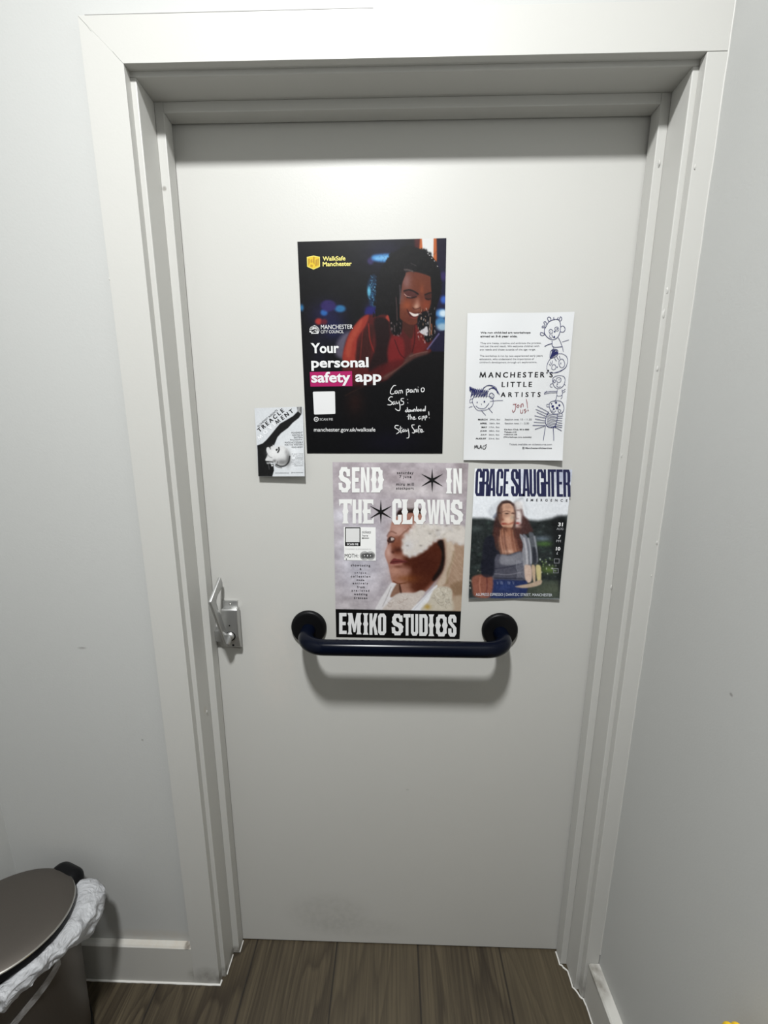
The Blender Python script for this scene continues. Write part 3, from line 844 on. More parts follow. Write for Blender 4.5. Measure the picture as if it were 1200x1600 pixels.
# door casing: lining, stops and architraves
tr = thing('trim_1', 'white painted door casing with stepped lining around the closed door', 'door frame', (0, 0, 0), 'structure')
MB().box(-JW - .028, -JW, WY, .055, 0, JH, .0015).build('door_lining', m_trim, tr)
MB().box(JW, JW + .028, WY, .055, 0, JH, .0015).build('door_lining', m_trim, tr)
MB().box(-JW - .028, JW + .028, WY, .055, JH, JH + .028, .0015).build('door_lining', m_trim, tr)
MB().box(-JW, -DW, -.030, -.0025, 0.002, JH, .0012).build('door_stop', m_trim, tr)
MB().box(DW, JW, -.030, -.0025, 0.002, JH, .0012).build('door_stop', m_trim, tr)
MB().box(-DW, DW, -.030, -.0025, DH, JH, .0012).build('door_stop', m_trim, tr)
AO, AT = -.545, 2.1140
MB().prism([(AO, 0), (-AW, 0), (-AW, AH), (AO, AT)], 'y', FY, WY, .0003).build('architrave', m_trim, tr)
MB().prism([(-AW, AH), (RX - .001, AH), (RX - .001, AT), (AO, AT)], 'y', FY, WY, .0003).build('architrave', m_trim, tr)
MB().box(AW, RX - .001, FY, WY, 0, AH - .0005, .0012).build('architrave', m_trim, tr)
rn = random.Random(4)
cb = MB()
cb.tube([(RX - .0005 + rn.uniform(-.0004, .0004), FY + .0005 + rn.uniform(-.0004, .0004), z) for z in np.arange(.15, AT + .2, .03)], .0019, 8)
cb.build('caulk_bead', m_trim, tr, 60)
chips = MB()                                    # lumps and chips of old paint on the right side
for (x, y, z, s) in ((AW - .006, WY + .001, 1.66, .006), (AW - .004, WY, 1.565, .004), (AW - .005, WY, 1.70, .004), (DW + .009, -.031, 1.93, .004), (JW - .002, -.030, 1.11, .004),
                     (AW + .005, FY, 1.885, .003), (RX - .004, FY, 1.23, .003), (RX - .006, FY, 1.16, .002), (DW + .004, -.03, 1.40, .003), (-JW + .001, -.05, .79, .003), (-.545, FY, 1.72, .002)):
    t = bmesh.new(); bmesh.ops.create_icosphere(t, subdivisions=2, radius=s)
    for v in t.verts:
        v.co *= rn.uniform(.75, 1.2)
    chips.take(t, Matrix.Translation((x, y, z)) @ Matrix.Diagonal((.45, .35, 1.5, 1)))
chips.build('paint_chip', m_trim, tr, 60)
cr = MB()                                       # hairline cracks at the mitre of the head
def crack(pts):
    for a, b in zip(pts, pts[1:]):
        cr.tube([a, b], .00035, 4)
crack([(AO + .001, FY - .0001, AT - .001), (AO + .012, FY - .0001, AT - .012), (AO + .02, FY - .0001, AT - .022)])
crack([(-AW, FY - .0001, AH), (-AW - .011, FY - .0001, AH + .011), (-AW - .016, FY - .0001, AH + .017)])
crack([(-.533, FY - .0001, AT + .0003), (-.40, FY - .0001, AT + .0002), (-.2, FY - .0001, AT + .0002), (-.06, FY - .0001, AT + .0002)])
crack([(AO - .0001, FY + .001, z) for z in np.arange(1.2, AT, .05)])
cr.build('crack', plain('crack_shadow', (.36, .355, .34), .9), tr)

# skirting boards
bf = MB().prism([(WY, 0), (FY, 0), (FY, .119), (FY + .004, .123), (WY, .123)], 'x', LX, AO, .0006)
tag(bf.build('baseboard_front', m_base), 'white skirting board left of the door, dusty on top', 'skirting board', 'structure')
tag(MB().prism([(RX, 0), (.484, 0), (.484, .116), (.488, .120), (RX, .120)], 'y', BY, FY - .0005, .0006).build('baseboard_right', m_base), 'white skirting board along the right wall', 'skirting board', 'structure')
tag(MB().prism([(LX, 0), (LX + .015, 0), (LX + .015, .119), (LX + .011, .123), (LX, .123)], 'y', BY, FY, .0006).build('baseboard_left', m_base), 'white skirting board along the left wall', 'skirting board', 'structure')

# white sealant bead where the floor meets skirting and frame
def bead(pts, r, jit, seed):
    rr = random.Random(seed); b = MB(); path = []
    for (ax, ay), (bx, by) in zip(pts, pts[1:]):
        n = max(2, int(math.hypot(bx - ax, by - ay) / .012))
        for k in range(n):
            f = k / n
            path.append((ax + (bx - ax) * f + rr.uniform(-jit, jit), ay + (by - ay) * f + rr.uniform(-jit, jit), r * .3))
    path.append((*pts[-1], r * .3))
    return b.tube(path, r, 8)
se = thing('trim_2', 'thin white sealant line along the floor beside the door frame', 'sealant', (0, 0, 0), 'structure')
bead([(-.93, FY - .001), (-.49, FY - .001), (-.4755, FY - .001), (-.4755, FY + .008)], .0026, .0004, 1).build('sealant_bead', m_seal, se, 60)
bead([(-JW + .0005, WY + .004), (-JW + .0005, -.034)], .0018, .0003, 2).build('sealant_bead', m_seal, se, 60)
bead([(-DW + .0005, -.028), (-DW + .0005, -.002)], .0016, .0002, 3).build('sealant_bead', m_seal, se, 60)
bead([(DW - .001, -.003), (DW - .001, -.031), (DW + .004, -.033), (DW + .006, -.036), (JW - .003, -.044), (JW - .003, -.076), (JW + .003, -.082), (AW - .002, -.092), (AW + .004, -.097), (.483, -.11), (.4832, -.9)], .0022, .0009, 4).build('sealant_bead', m_seal, se, 60)

# ------------------------------------------------------------------ the door, its rail and its lock
door = thing('door_1', 'plain white door filling the frame, covered with five posters', 'door', (0, 0, 0), 'structure')
MB().box(-JW + .0025, JW - .0025, 0, .044, .004, JH - .003, .001).build('door_leaf', m_door, door)

RZ, RD, RR = .983, .083, .0172
arc = []
xl, xr, bd = -.2234, .2324, .052
for k in range(13):
    a = k / 12 * PI / 2
    arc.append((bd * (1 - math.cos(a)), RD - bd + bd * math.sin(a)))
path = [(xl, -.004, RZ)] + [(xl + u, -v, RZ) for u, v in arc] + [(x, -RD, RZ) for x in np.linspace(xl + bd, xr - bd, 12)[1:-1]] + [(xr - u, -v, RZ) for u, v in arc[::-1]] + [(xr, -.004, RZ)]
bar = MB().tube(path, RR, 32).build('grab_bar', m_navy, door, 50)
tag(bar, 'dark navy tubular grab rail fixed across the middle of the door', None)
for x in (xl, xr):
    M = Matrix.Translation((x, 0, RZ + .005)) @ Matrix.Rotation(PI / 2, 4, 'X')
    MB().lathe([(.0, .010), (.034, .010), (.0385, .0095), (.041, .0075), (.0425, .004), (.0425, .0), (0, 0)], M, 64).build('mounting_flange', m_black, bar, 40)


# lever lock at the left edge
lock = MB().prism([(-.4492, .948), (-.437, .936), (-.3925, .930), (-.3925, 1.0545), (-.4285, 1.0545), (-.4285, .990), (-.4492, .986)], 'y', -.0055, 0, .0007).build('lever_lock', m_steel, door, 40)
tag(lock, 'satin metal lever lock at the left edge of the door')
cv = MB()
t = bmesh.new()                                  # cover: box whose face slopes back at the foot
P = [(-.0055, 1.040), (-.021, 1.040), (-.0225, 1.037), (-.0225, .972), (-.0165, .944), (-.0055, .934)]
cv.prism([(p[0], p[1]) for p in P], 'x', -.4245, -.3870, .0012)
cv.build('cover', m_steel, lock, 40)
lv = MB().prism([(-.0734, 1.0800), (-.0728, 1.0824), (-.0195, 1.1180), (-.0165, 1.1165), (-.0112, 1.1031), (-.0116, 1.0930), (-.0385, 1.0830), (-.0462, 1.0755), (-.0478, 1.0690), (-.0459, 1.0570), (-.0389, 1.0362), (-.0295, .9995), (-.0215, .9680), (-.0260, .9560), (-.0300, .9528), (-.0362, .9550)], 'x', -.4262, -.4205, .0007)
for v in lv.bm.verts:                            # the arm leans towards the spindle
    v.co.x += max(0, 1.07 - v.co.z) * .0855
lv.build('lever', m_steel, lock, 30)
ry = Matrix.Rotation(PI / 2, 4, 'X')
MB().lathe([(0, .0078), (.004, .0074), (.0078, .0056), (.0096, .003), (.0100, 0), (0, 0)], Matrix.Translation((-.4068, -.0222, .9735)) @ ry, 32).build('spindle_cap', m_steel, lock, 60)
MB().lathe([(0, .0006), (.0118, .0006), (.0118, 0), (0, 0)], Matrix.Translation((-.4062, -.0224, .9728)) @ ry, 32).build('gap_ring', m_hole, lock)
MB().tube([(-.4072, -.0245, .9735), (-.4088, -.0275, .9665), (-.4118, -.0305, .9590)], .0066, 16).build('spindle_arm', m_steel, lock, 60)
for (x, y, z, r) in ((-.4070, -.0226, 1.0000, .0017), (-.4040, -.0172, .9470, .0026)):
    MB().lathe([(0, .0005), (r, .0005), (r, 0), (0, 0)], Matrix.Translation((x, y, z)) @ ry, 20).build('screw_hole', m_hole, lock)
MB().lathe([(0, .0022), (.0016, .0020), (.0026, .0008), (.0028, 0), (0, 0)], Matrix.Translation((-.4090, -.0055, 1.0462)) @ ry, 20).build('screw', m_screw, lock, 50)
MB().box(-.4488, -.4250, -.0125, -.0055, .952, .980, .001).build('bolt_housing', m_steel, lock, 40)

# ------------------------------------------------------------------ posters
def door_xz(P):
    """sheet units -> place on the door face (x, z in metres)"""
    P = np.atleast_2d(np.asarray(P, float))
    d = (P[:, :1] - 600) / CAM_F * RGT + (800 - P[:, 1:]) / CAM_F * UPV + FWD
    t = -CAM_P[1] / d[:, 1]
    return np.stack([CAM_P[0] + t * d[:, 0], CAM_P[2] + t * d[:, 2]], 1)

def lin_np(C):
    c = np.clip(C, 0, 255) / 255
    return np.where(c <= .04045, c / 12.92, ((c + .055) / 1.055) ** 2.4)

def paper_mat(name, rough, spec=.2):
    n = NT(name)
    a = n.n('ShaderNodeAttribute'); a.attribute_name = 'print'
    n.set(Base_Color=a.outputs['Color'], Roughness=rough)
    n.b.inputs['Specular IOR Level'].default_value = spec
    n.bump(n.noise(55, 2), .05, .002)
    return n.m

_ink = {}
def ink(c, rough=.5):
    c = tuple(int(x) for x in c)
    if c not in _ink:
        _ink[c] = plain('ink_%d_%d_%d' % c, lin(c), rough, 0, .3)
    return _ink[c]

_fc = {}
def font_mesh(body, bold=0., spacing=1., res=3):
    key = (body, bold, round(spacing, 3), res)
    if key in _fc:
        return _fc[key]
    cu = bpy.data.curves.new('t', 'FONT'); cu.body = body; cu.offset = bold; cu.space_character = spacing
    cu.resolution_u = res; cu.fill_mode = 'FRONT'
    o = bpy.data.objects.new('t', cu); COL.objects.link(o)
    dg = bpy.context.evaluated_depsgraph_get(); dg.update()
    me = bpy.data.meshes.new_from_object(o.evaluated_get(dg))
    V = np.array([v.co[:2] for v in me.vertices]); F = [tuple(p.vertices) for p in me.polygons]
    bpy.data.objects.remove(o); bpy.data.curves.remove(cu); bpy.data.meshes.remove(me)
    _fc[key] = (V, F)
    return V, F

def fill_mesh(contours):
    """flat shape with holes (even-odd) from closed outlines"""
    cu = bpy.data.curves.new('t', 'CURVE'); cu.dimensions = '2D'; cu.fill_mode = 'FRONT'
    for c in contours:
        sp = cu.splines.new('POLY'); sp.points.add(len(c) - 1); sp.use_cyclic_u = True
        for p, q in zip(sp.points, c):
            p.co = (q[0], q[1], 0, 1)
    o = bpy.data.objects.new('t', cu); COL.objects.link(o)
    dg = bpy.context.evaluated_depsgraph_get(); dg.update()
    me = bpy.data.meshes.new_from_object(o.evaluated_get(dg))
    V = np.array([v.co[:2] for v in me.vertices]); F = [tuple(p.vertices) for p in me.polygons]
    bpy.data.objects.remove(o); bpy.data.curves.remove(cu); bpy.data.meshes.remove(me)
    return V, F

class Poster:
    def __init__(s, name, label, cat, quad, art, E, lift=None, rough=.42, dens=1.05, group=None):
        s.q = np.array(quad, float); s.E = E; s.lift = lift or (lambda a, b: 0 * a)
        nx = int(np.hypot(*(s.q[1] - s.q[0])) * dens); ny = int(np.hypot(*(s.q[3] - s.q[0])) * dens)
        S, T = np.meshgrid(np.linspace(0, 1, nx), np.linspace(0, 1, ny)); S, T = S.ravel(), T.ravel()
        PX = s.px(S, T)
        C = art(PX[:, 0], PX[:, 1])
        col = np.clip(lin_np(C) / E, 0, .9)
        V = s.place(PX, S, T, 0)
        i = np.arange((nx - 1) * (ny - 1)); r, c = i // (nx - 1), i % (nx - 1)
        a = r * nx + c
        F = np.stack([a, a + nx, a + nx + 1, a + 1], 1)
        ctr = s.place(s.px(np.array([.5]), np.array([1.])), np.array([.5]), np.array([1.]), 0)[0]
        s.base = Vector((float(ctr[0]), 0., float(ctr[2])))
        me = bpy.data.meshes.new(name)
        me.from_pydata((V - np.array(s.base)).tolist(), [], F.tolist())
        at = me.color_attributes.new('print', 'FLOAT_COLOR', 'POINT')
        at.data.foreach_set('color', np.hstack([col, np.ones((len(col), 1))]).astype(np.float32).ravel())
        me.polygons.foreach_set('use_smooth', [True] * len(me.polygons))
        me.materials.append(paper_mat(name + '_print', rough))
        s.o = bpy.data.objects.new(name, me); s.o.location = s.base; link(s.o)
        tag(s.o, label, cat, None, group)
        s.L = {}
    def px(s, S, T):
        S, T = np.asarray(S, float)[:, None], np.asarray(T, float)[:, None]
        return (s.q[0] * (1 - S) + s.q[1] * S) * (1 - T) + (s.q[3] * (1 - S) + s.q[2] * S) * T
    def st(s, P):
        S = np.full(len(P), .5); T = S.copy()
        for _ in range(6):
            R = P - s.px(S, T)
            dS = (s.q[1] - s.q[0]) * (1 - T)[:, None] + (s.q[2] - s.q[3]) * T[:, None]
            dT = (s.q[3] - s.q[0]) * (1 - S)[:, None] + (s.q[2] - s.q[1]) * S[:, None]
            det = dS[:, 0] * dT[:, 1] - dS[:, 1] * dT[:, 0]
            S = S + (R[:, 0] * dT[:, 1] - R[:, 1] * dT[:, 0]) / det
            T = T + (dS[:, 0] * R[:, 1] - dS[:, 1] * R[:, 0]) / det
        return S, T
    def place(s, PX, S, T, lay):
        xz = door_xz(PX)
        y = -(.0009 + s.lift(S, T) + .00035 * lay)
        return np.stack([xz[:, 0], y, xz[:, 1]], 1)
    # ---- printed shapes; each call adds to a named layer
    def add(s, layer, V, F, col, lay=1):
        d = s.L.setdefault(layer, dict(V=[], Z=[], F=[], M=[], mats=[], n=0))
        E = s.E
        albedo = np.clip(lin_np(np.array(col, float)) / E, 0, .88)
        srgb = tuple(np.where(albedo <= .0031308, albedo * 12.92, 1.055 * albedo ** (1 / 2.4) - .055) * 255)
        m = ink(srgb)
        if m not in d['mats']:
            d['mats'].append(m)
        k = d['mats'].index(m)
        d['V'].append(np.asarray(V, float)); d['Z'].append(np.full(len(V), float(lay))); d['F'] += [tuple(i + d['n'] for i in f) for f in F]
        d['M'] += [k] * len(F); d['n'] += len(V)
    def frame(s, c):
        """local directions 'along the line' and 'down the sheet' at a point"""
        S, T = s.st(np.array([c], float)); S, T = S[0], T[0]
        a = (s.q[1] - s.q[0]) * (1 - T) + (s.q[2] - s.q[3]) * T
        b = (s.q[3] - s.q[0]) * (1 - S) + (s.q[2] - s.q[1]) * S
        return a / a[0], b / b[1]
    def text(s, layer, body, box, col, bold=0., track=False, lay=1, res=3, angle=None, italic=0., smear=0.):
        """box = two opposite corners of the inked area; angle (deg) turns it about its middle"""
        (x0, y0), (x1, y1) = box
        w, h = x1 - x0, y1 - y0
        sp = 1.
        if track:
            r = []
            for k in (1., 2.):
                V, F = font_mesh(body, bold, k, res); e = np.ptp(V, 0); r.append(e[0] / e[1])
            sp = max(.7, 1 + (w / h - r[0]) / (r[1] - r[0]))
        V, F = font_mesh(body, bold, sp, res)
        lo, hi = V.min(0), V.max(0)
        U = (V - lo) / (hi - lo) - .5
        U = np.stack([U[:, 0] * w + italic * U[:, 1] * h, -U[:, 1] * h], 1)
        for k in ((-1, 0, 1) if smear else (0,)):        # heavier strokes
            s._place(layer, U * (1 - 2 * smear / w, 1) + (k * smear, 0), F, ((x0 + x1) / 2, (y0 + y1) / 2), col, lay + .02 * k, angle)
    def _place(s, layer, U, F, c, col, lay, angle=None):
        if angle is None:
            a, b = s.frame(c)
            V = np.array(c) + U[:, :1] * a + U[:, 1:] * b
        else:
            t = math.radians(angle); co, si = math.cos(t), math.sin(t)
            V = np.array(c) + np.stack([U[:, 0] * co + U[:, 1] * si, -U[:, 0] * si + U[:, 1] * co], 1)
        s.add(layer, V, F, col, lay)
    def glyph(s, layer, contours, box, col, lay=1, lean=0.):
        (x0, y0), (x1, y1) = box
        V, F = fill_mesh(contours)
        lo = V.min(0); hi = V.max(0)
        U = (V - lo) / (hi - lo)
        V = np.stack([x0 + U[:, 0] * (x1 - x0) + lean * (U[:, 1] - .5), y1 - U[:, 1] * (y1 - y0)], 1)
        s.add(layer, V, F, col, lay)
    def letter_m(s, layer, c, w, h, col, lay=1, angle=None):
        V, F = fill_mesh([[(0, 0), (1.5, 0), (2.1, 5.6), (4.4, 0), (5.6, 0), (7.9, 5.6), (8.5, 0), (10, 0), (8.7, 10), (7.5, 10), (5, 3.6), (2.5, 10), (1.3, 10)]])
        U = np.stack([(V[:, 0] / 10 - .5) * w, (.5 - V[:, 1] / 10) * h], 1)
        s._place(layer, U, F, c, col, lay, angle)
    def shape(s, layer, pts, col, lay=1, holes=()):
        V, F = fill_mesh([pts] + list(holes))
        s.add(layer, V, F, col, lay)
    def disc(s, layer, c, rx, ry, col, lay=1, n=28):
        s.shape(layer, [(c[0] + rx * math.cos(2 * PI * k / n), c[1] + ry * math.sin(2 * PI * k / n)) for k in range(n)], col, lay)
    def stroke(s, layer, pts, w, col, lay=1, sm=True, closed=False):
        """a pen line"""
        p = np.array(pts, float)
        if closed:
            p = smooth_curve(p, 5, True); p = np.vstack([p, p[:1]])
        elif sm and len(p) > 2:
            p = smooth_curve(p, 5)
        V, F = [], []
        d = np.gradient(p, axis=0); n = np.hypot(d[:, 0], d[:, 1])[:, None] + 1e-9
        nrm = np.stack([-d[:, 1], d[:, 0]], 1) / n * w / 2
        V = np.vstack([p + nrm, p - nrm]); m = len(p)
        F = [(k, k + 1, m + k + 1, m + k) for k in range(m - 1)]
        s.add(layer, V, F, col, lay)
        for q in (p[0], p[-1]):
            k = 8
            s.add(layer, np.vstack([q, [(q[0] + w / 2 * math.cos(2 * PI * i / k), q[1] + w / 2 * math.sin(2 * PI * i / k)) for i in range(k)]]), [(0, 1 + i, 1 + (i + 1) % k) for i in range(k)], col, lay)
    def done(s):
        for k, (name, d) in enumerate(s.L.items()):
            P = np.vstack(d['V']); S, T = s.st(P)
            V = s.place(P, S, T, np.concatenate(d['Z']) + .12 * k)
            name = name.split('#')[0]
            me = bpy.data.meshes.new(name)
            me.from_pydata((V - np.array(s.base)).tolist(), [], d['F'])
            for m in d['mats']:
                me.materials.append(m)
            me.polygons.foreach_set('material_index', d['M'])
            me.update()
            o = bpy.data.objects.new(name, me); link(o, s.o)

# ---- letter shapes for the display lettering (height 10)
def narrow(t=1.6):
    q = 10 - t
    return {
        'E': [[(0, 0), (5, 0), (5, t), (2.2, t), (2.2, 5 - t / 2), (4.4, 5 - t / 2), (4.4, 5 + t / 2), (2.2, 5 + t / 2), (2.2, q), (4.9, q), (4.9, 10), (0, 10)]],
        'N': [[(0, 0), (2, 0), (2, 6.2), (3.9, 0), (6, 0), (6, 10), (4, 10), (4, 4.2), (2.2, 10), (0, 10)]],
        'O': [[(0, 1.3), (1.2, 0), (3.9, 0), (5.1, 1.3), (5.1, 8.7), (3.9, 10), (1.2, 10), (0, 8.7)], [(2, t + .3), (2.3, t), (2.8, t), (3.1, t + .3), (3.1, q - .3), (2.8, q), (2.3, q), (2, q - .3)]],
        'H': [[(0, 0), (2, 0), (2, 5 - t / 2), (3.4, 5 - t / 2), (3.4, 0), (5.4, 0), (5.4, 10), (3.4, 10), (3.4, 5 + t / 2), (2, 5 + t / 2), (2, 10), (0, 10)]],
        'C': [[(5.1, 6.5), (5.1, 8.7), (4, 10), (1.2, 10), (0, 8.7), (0, 1.3), (1.2, 0), (4, 0), (5.1, 1.3), (5.1, 3.8), (3.1, 3.8), (3.1, t + .3), (2.55, t), (2, t + .3), (2, q - .3), (2.55, q), (3.1, q - .3), (3.1, 6.5)]],
        'G': [[(5.1, 6.7), (5.1, 8.7), (4, 10), (1.2, 10), (0, 8.7), (0, 1.3), (1.2, 0), (5.1, 0), (5.1, 5.3), (2.8, 5.3), (2.8, 5.3 - t), (3.1, 5.3 - t), (3.1, t + .3), (2.55, t), (2, t + .3), (2, q - .3), (2.55, q), (3.1, q - .3), (3.1, 6.7)]],
        'S': [[(5, 6.4), (5, 8.7), (3.9, 10), (1.1, 10), (0, 8.7), (0, 6.3), (3, 3.5), (3, t + .3), (2.5, t), (2, t + .3), (2, 3.7), (0, 3.7), (0, 1.3), (1.1, 0), (3.9, 0), (5, 1.3), (5, 4), (2, 6.9), (2, q - .3), (2.5, q), (3, q - .3), (3, 6.4)]],
        'T': [[(0, 10), (5, 10), (5, q), (3.5, q), (3.5, 0), (1.5, 0), (1.5, q), (0, q)]],
        'U': [[(0, 10), (2, 10), (2, t + .3), (2.55, t), (3.1, t + .3), (3.1, 10), (5.1, 10), (5.1, 1.3), (4, 0), (1.2, 0), (0, 1.3)]],
        'D': [[(0, 0), (4, 0), (5.1, 1.3), (5.1, 8.7), (4, 10), (0, 10)], [(2, t), (2.8, t), (3.1, t + .4), (3.1, q - .4), (2.8, q), (2, q)]],
        'R': [[(0, 0), (2, 0), (2, 4.3), (2.9, 4.3), (3.1, 3.8), (3.1, 0), (5.2, 0), (5.2, 4), (4.6, 4.9), (5.2, 5.8), (5.2, 8.8), (4.2, 10), (0, 10)], [(2, 4.3 + t), (2.8, 4.3 + t), (3.1, 4.7 + t), (3.1, q - .4), (2.8, q), (2, q)]],
        'A': [[(0, 0), (1.9, 0), (2.1, 2), (3.3, 2), (3.5, 0), (5.4, 0), (4.3, 10), (1.1, 10)], [(2.2, 2 + t), (3.2, 2 + t), (2.7, q - .6)]],
        'L': [[(0, 0), (4.5, 0), (4.5, t), (2, t), (2, 10), (0, 10)]],
        'K': [[(0, 0), (2, 0), (2, 3), (2.6, 4.2), (3.5, 0), (5.6, 0), (4, 5.6), (5.4, 10), (3.4, 10), (2, 6.2), (2, 10), (0, 10)]],
        'W': [[(0, 10), (2.1, 10), (2.9, 3.4), (3.7, 10), (5.4, 10), (6.2, 3.4), (6.9, 10), (9, 10), (7.3, 0), (5.3, 0), (4.5, 5.6), (3.7, 0), (1.7, 0)]],
    }
NAR = narrow()
FANCY = {
    'S': [[(1.6, 10), (5.0, 10), (5.4, 9.2), (6.7, 9.2), (6.8, 6.3), (4.8, 6.3), (4.6, 7.7), (3.7, 8.3), (2.8, 8), (2.7, 7), (3.4, 6.2), (6, 5.4), (6.8, 4.5), (7.4, 4), (6.9, 3), (7, 1.6), (5.8, .9), (5.4, 0), (1.9, 0), (1.5, .9), (.3, 1.1), (0, 3.8), (2.1, 3.8), (2.3, 2.2), (3.3, 1.7), (4.4, 2.0), (4.5, 3), (3.8, 3.8), (1.4, 4.6), (.6, 5.5), (0, 6.2), (.5, 7), (.4, 8.4), (1.2, 9.1)]],
    'D': [[(-.1, 0), (4.6, 0), (5.0, .9), (6.0, 1.3), (5.9, 3), (6.2, 4.2), (6.8, 5), (6.2, 5.8), (5.9, 7), (6, 8.7), (5.0, 9.1), (4.6, 10), (-.1, 10), (.6, 8.8), (.5, 6), (-.2, 5), (.5, 4), (.6, 1.2)], [(2.7, 1.7), (3.7, 1.8), (4.1, 3.3), (3.3, 5), (4.1, 6.7), (3.7, 8.2), (2.7, 8.3), (2.5, 6.6), (3.0, 5), (2.5, 3.4)]],
    'O': [[(2, 0), (5.5, 0), (5.9, .9), (6.9, 1.4), (6.8, 3.4), (7.5, 5), (6.8, 6.6), (6.9, 8.6), (5.9, 9.1), (5.5, 10), (2, 10), (1.6, 9.1), (.6, 8.6), (.7, 6.6), (0, 5), (.7, 3.4), (.6, 1.4), (1.6, .9)], [(3.1, 1.8), (4.4, 1.8), (4.9, 3.2), (4.1, 5), (4.9, 6.8), (4.4, 8.2), (3.1, 8.2), (2.6, 6.8), (3.4, 5), (2.6, 3.2)]],
    'I': [[(0, 0), (4, 0), (3.2, 1.2), (3.2, 3.8), (3.9, 5), (3.2, 6.2), (3.2, 8.8), (4, 10), (0, 10), (.8, 8.8), (.8, 6.2), (.1, 5), (.8, 3.8), (.8, 1.2)]],
    'T': [[(0, 10), (7.5, 10), (7.2, 7), (6.4, 8.2), (4.9, 8.3), (4.9, 6.2), (5.5, 5), (4.9, 3.8), (4.9, 1.2), (5.6, 0), (1.9, 0), (2.6, 1.2), (2.6, 3.8), (2, 5), (2.6, 6.2), (2.6, 8.3), (1.1, 8.2), (.3, 7)]],
    'E': [[(0, 10), (6.3, 10), (6.3, 7.4), (5.2, 8.4), (3, 8.4), (3, 5.9), (4.4, 6), (4.8, 6.8), (4.8, 3.4), (4.4, 4.2), (3, 4.3), (3, 1.6), (5.4, 1.6), (6.5, 2.8), (6.5, 0), (0, 0), (.8, 1.2), (.8, 3.8), (.1, 5), (.8, 6.2), (.8, 8.8)]],
    'L': [[(0, 10), (4, 10), (3.2, 8.8), (3.2, 6.2), (3.9, 5), (3.2, 3.8), (3.2, 1.6), (5.2, 1.8), (6.5, 3.4), (6.5, 0), (0, 0), (.8, 1.2), (.8, 3.8), (.1, 5), (.8, 6.2), (.8, 8.8)]],
    'M': [[(0, 10), (3.2, 10), (4.7, 4.8), (6.2, 10), (9.5, 10), (8.8, 8.8), (8.8, 6.2), (9.5, 5), (8.8, 3.8), (8.8, 1.2), (9.5, 0), (5.9, 0), (6.5, 1.2), (6.5, 5.6), (5.3, 1), (4.1, 1), (2.6, 5.6), (2.6, 1.2), (3.2, 0), (0, 0), (.7, 1.2), (.7, 3.8), (0, 5), (.7, 6.2), (.7, 8.8)]],
}

# ---- 1: the large dark poster
A, C_, Q, Lz, Mz = Zm(450, 360, 4.4462), Zm(520, 500, 6.667), Zm(475, 600, 8.889), Zm(470, 390, 12), Zm(470, 495, 12)
WHT = (236, 236, 236)
p = Poster('poster', 'large dark glossy poster of a smiling woman in red looking at her phone', 'poster',
           [(464.8, 378), (697.4, 372.4), (691.3, 708.6), (479.9, 708.2)], art_night, E_NIGHT, rough=.38)
p.text('brand_text', 'WalkSafe', Lz((412, 128), (838, 213)), (248, 236, 130), .022)
p.text('brand_text', 'Manchester', Lz((412, 230), (955, 315)), (248, 236, 130), .022)
p.shape('shield_emblem', Lz((116, 142), (240, 118), (360, 140), (362, 326), (242, 380), (122, 327)), (240, 226, 110))
p.shape('shield_emblem', Lz((130, 156), (240, 133), (346, 154), (348, 316), (242, 362), (136, 318)), (232, 196, 24), 1.3)
for pts in (((140, 180), (170, 175), (172, 250), (150, 300), (142, 310)), ((185, 200), (215, 180), (218, 240), (190, 260)), ((235, 140), (262, 140), (262, 290), (225, 240)), ((280, 200), (320, 180), (322, 300), (270, 320)), ((325, 180), (345, 172), (345, 290), (330, 300)), ((190, 280), (230, 300), (220, 340), (180, 320))):
    p.shape('shield_emblem', Lz(*pts), (190, 148, 12), 1.6)
p.text('council_text', 'MANCHESTER', Mz((378, 150), (975, 234)), WHT, .004)
p.text('council_text', 'CITY COUNCIL', Mz((375, 254), (805, 312)), WHT, .006)
rn = random.Random(2)
for k in range(15):
    a = PI * (1.06 - k / 14 * 1.12); r = 78
    cx, cy = 258 + r * math.cos(a) * .98, 262 - r * math.sin(a) * 1.0
    (x, y), = Mz((cx, cy)); p.disc('council_emblem', (x, y), rn.uniform(1.2, 1.8), rn.uniform(1.2, 1.9), WHT, 1, 7)
for k in range(12):
    (x, y), = Mz((rn.uniform(205, 310), rn.uniform(205, 300))); p.disc('council_emblem', (x, y), rn.uniform(.9, 2), rn.uniform(.7, 1.5), WHT, 1, 6)
p.shape('council_emblem', Mz((190, 290), (340, 290), (330, 320), (200, 320)), WHT)
p.shape('highlight_box', A((152, 985), (445, 978), (448, 1082), (157, 1086)), (178, 14, 98))
p.text('headline_text', 'Your', A((160, 783), (355, 855)), (244, 244, 244), .028, lay=2)
p.text('headline_text', 'personal', A((163, 884), (560, 975)), (244, 244, 244), .028, lay=2)
p.text('headline_text', 'safety', A((163, 983), (435, 1080)), (244, 244, 244), .028, lay=2)
p.text('headline_text', 'app', A((468, 1000), (650, 1076)), (244, 244, 244), .028, lay=2)
(x0, y0), (x1, y1), (x2, y2), (x3, y3) = A((174, 1121), (327, 1119), (330, 1275), (182, 1279))
p.shape('white_panel', [(x0 + 1, y0), (x1 - 1, y1), (x1, y1 + 1), (x2, y2 - 1), (x2 - 1, y2), (x3 + 1, y3), (x3, y3 - 1), (x0, y0 + 1)], (240, 240, 240))
p.text('scan_text', 'SCAN ME', Q((220, 474), (402, 508)), (220, 220, 220), .0)
p.disc('scan_text', Q((172, 490))[0], 3.8, 3.8, (226, 226, 226), 1)
p.disc('scan_text', Q((172, 490))[0], 2.5, 2.5, (12, 12, 14), 1.4)
p.disc('scan_text', Q((172, 490))[0], 1.2, 1.2, (200, 200, 200), 1.8)
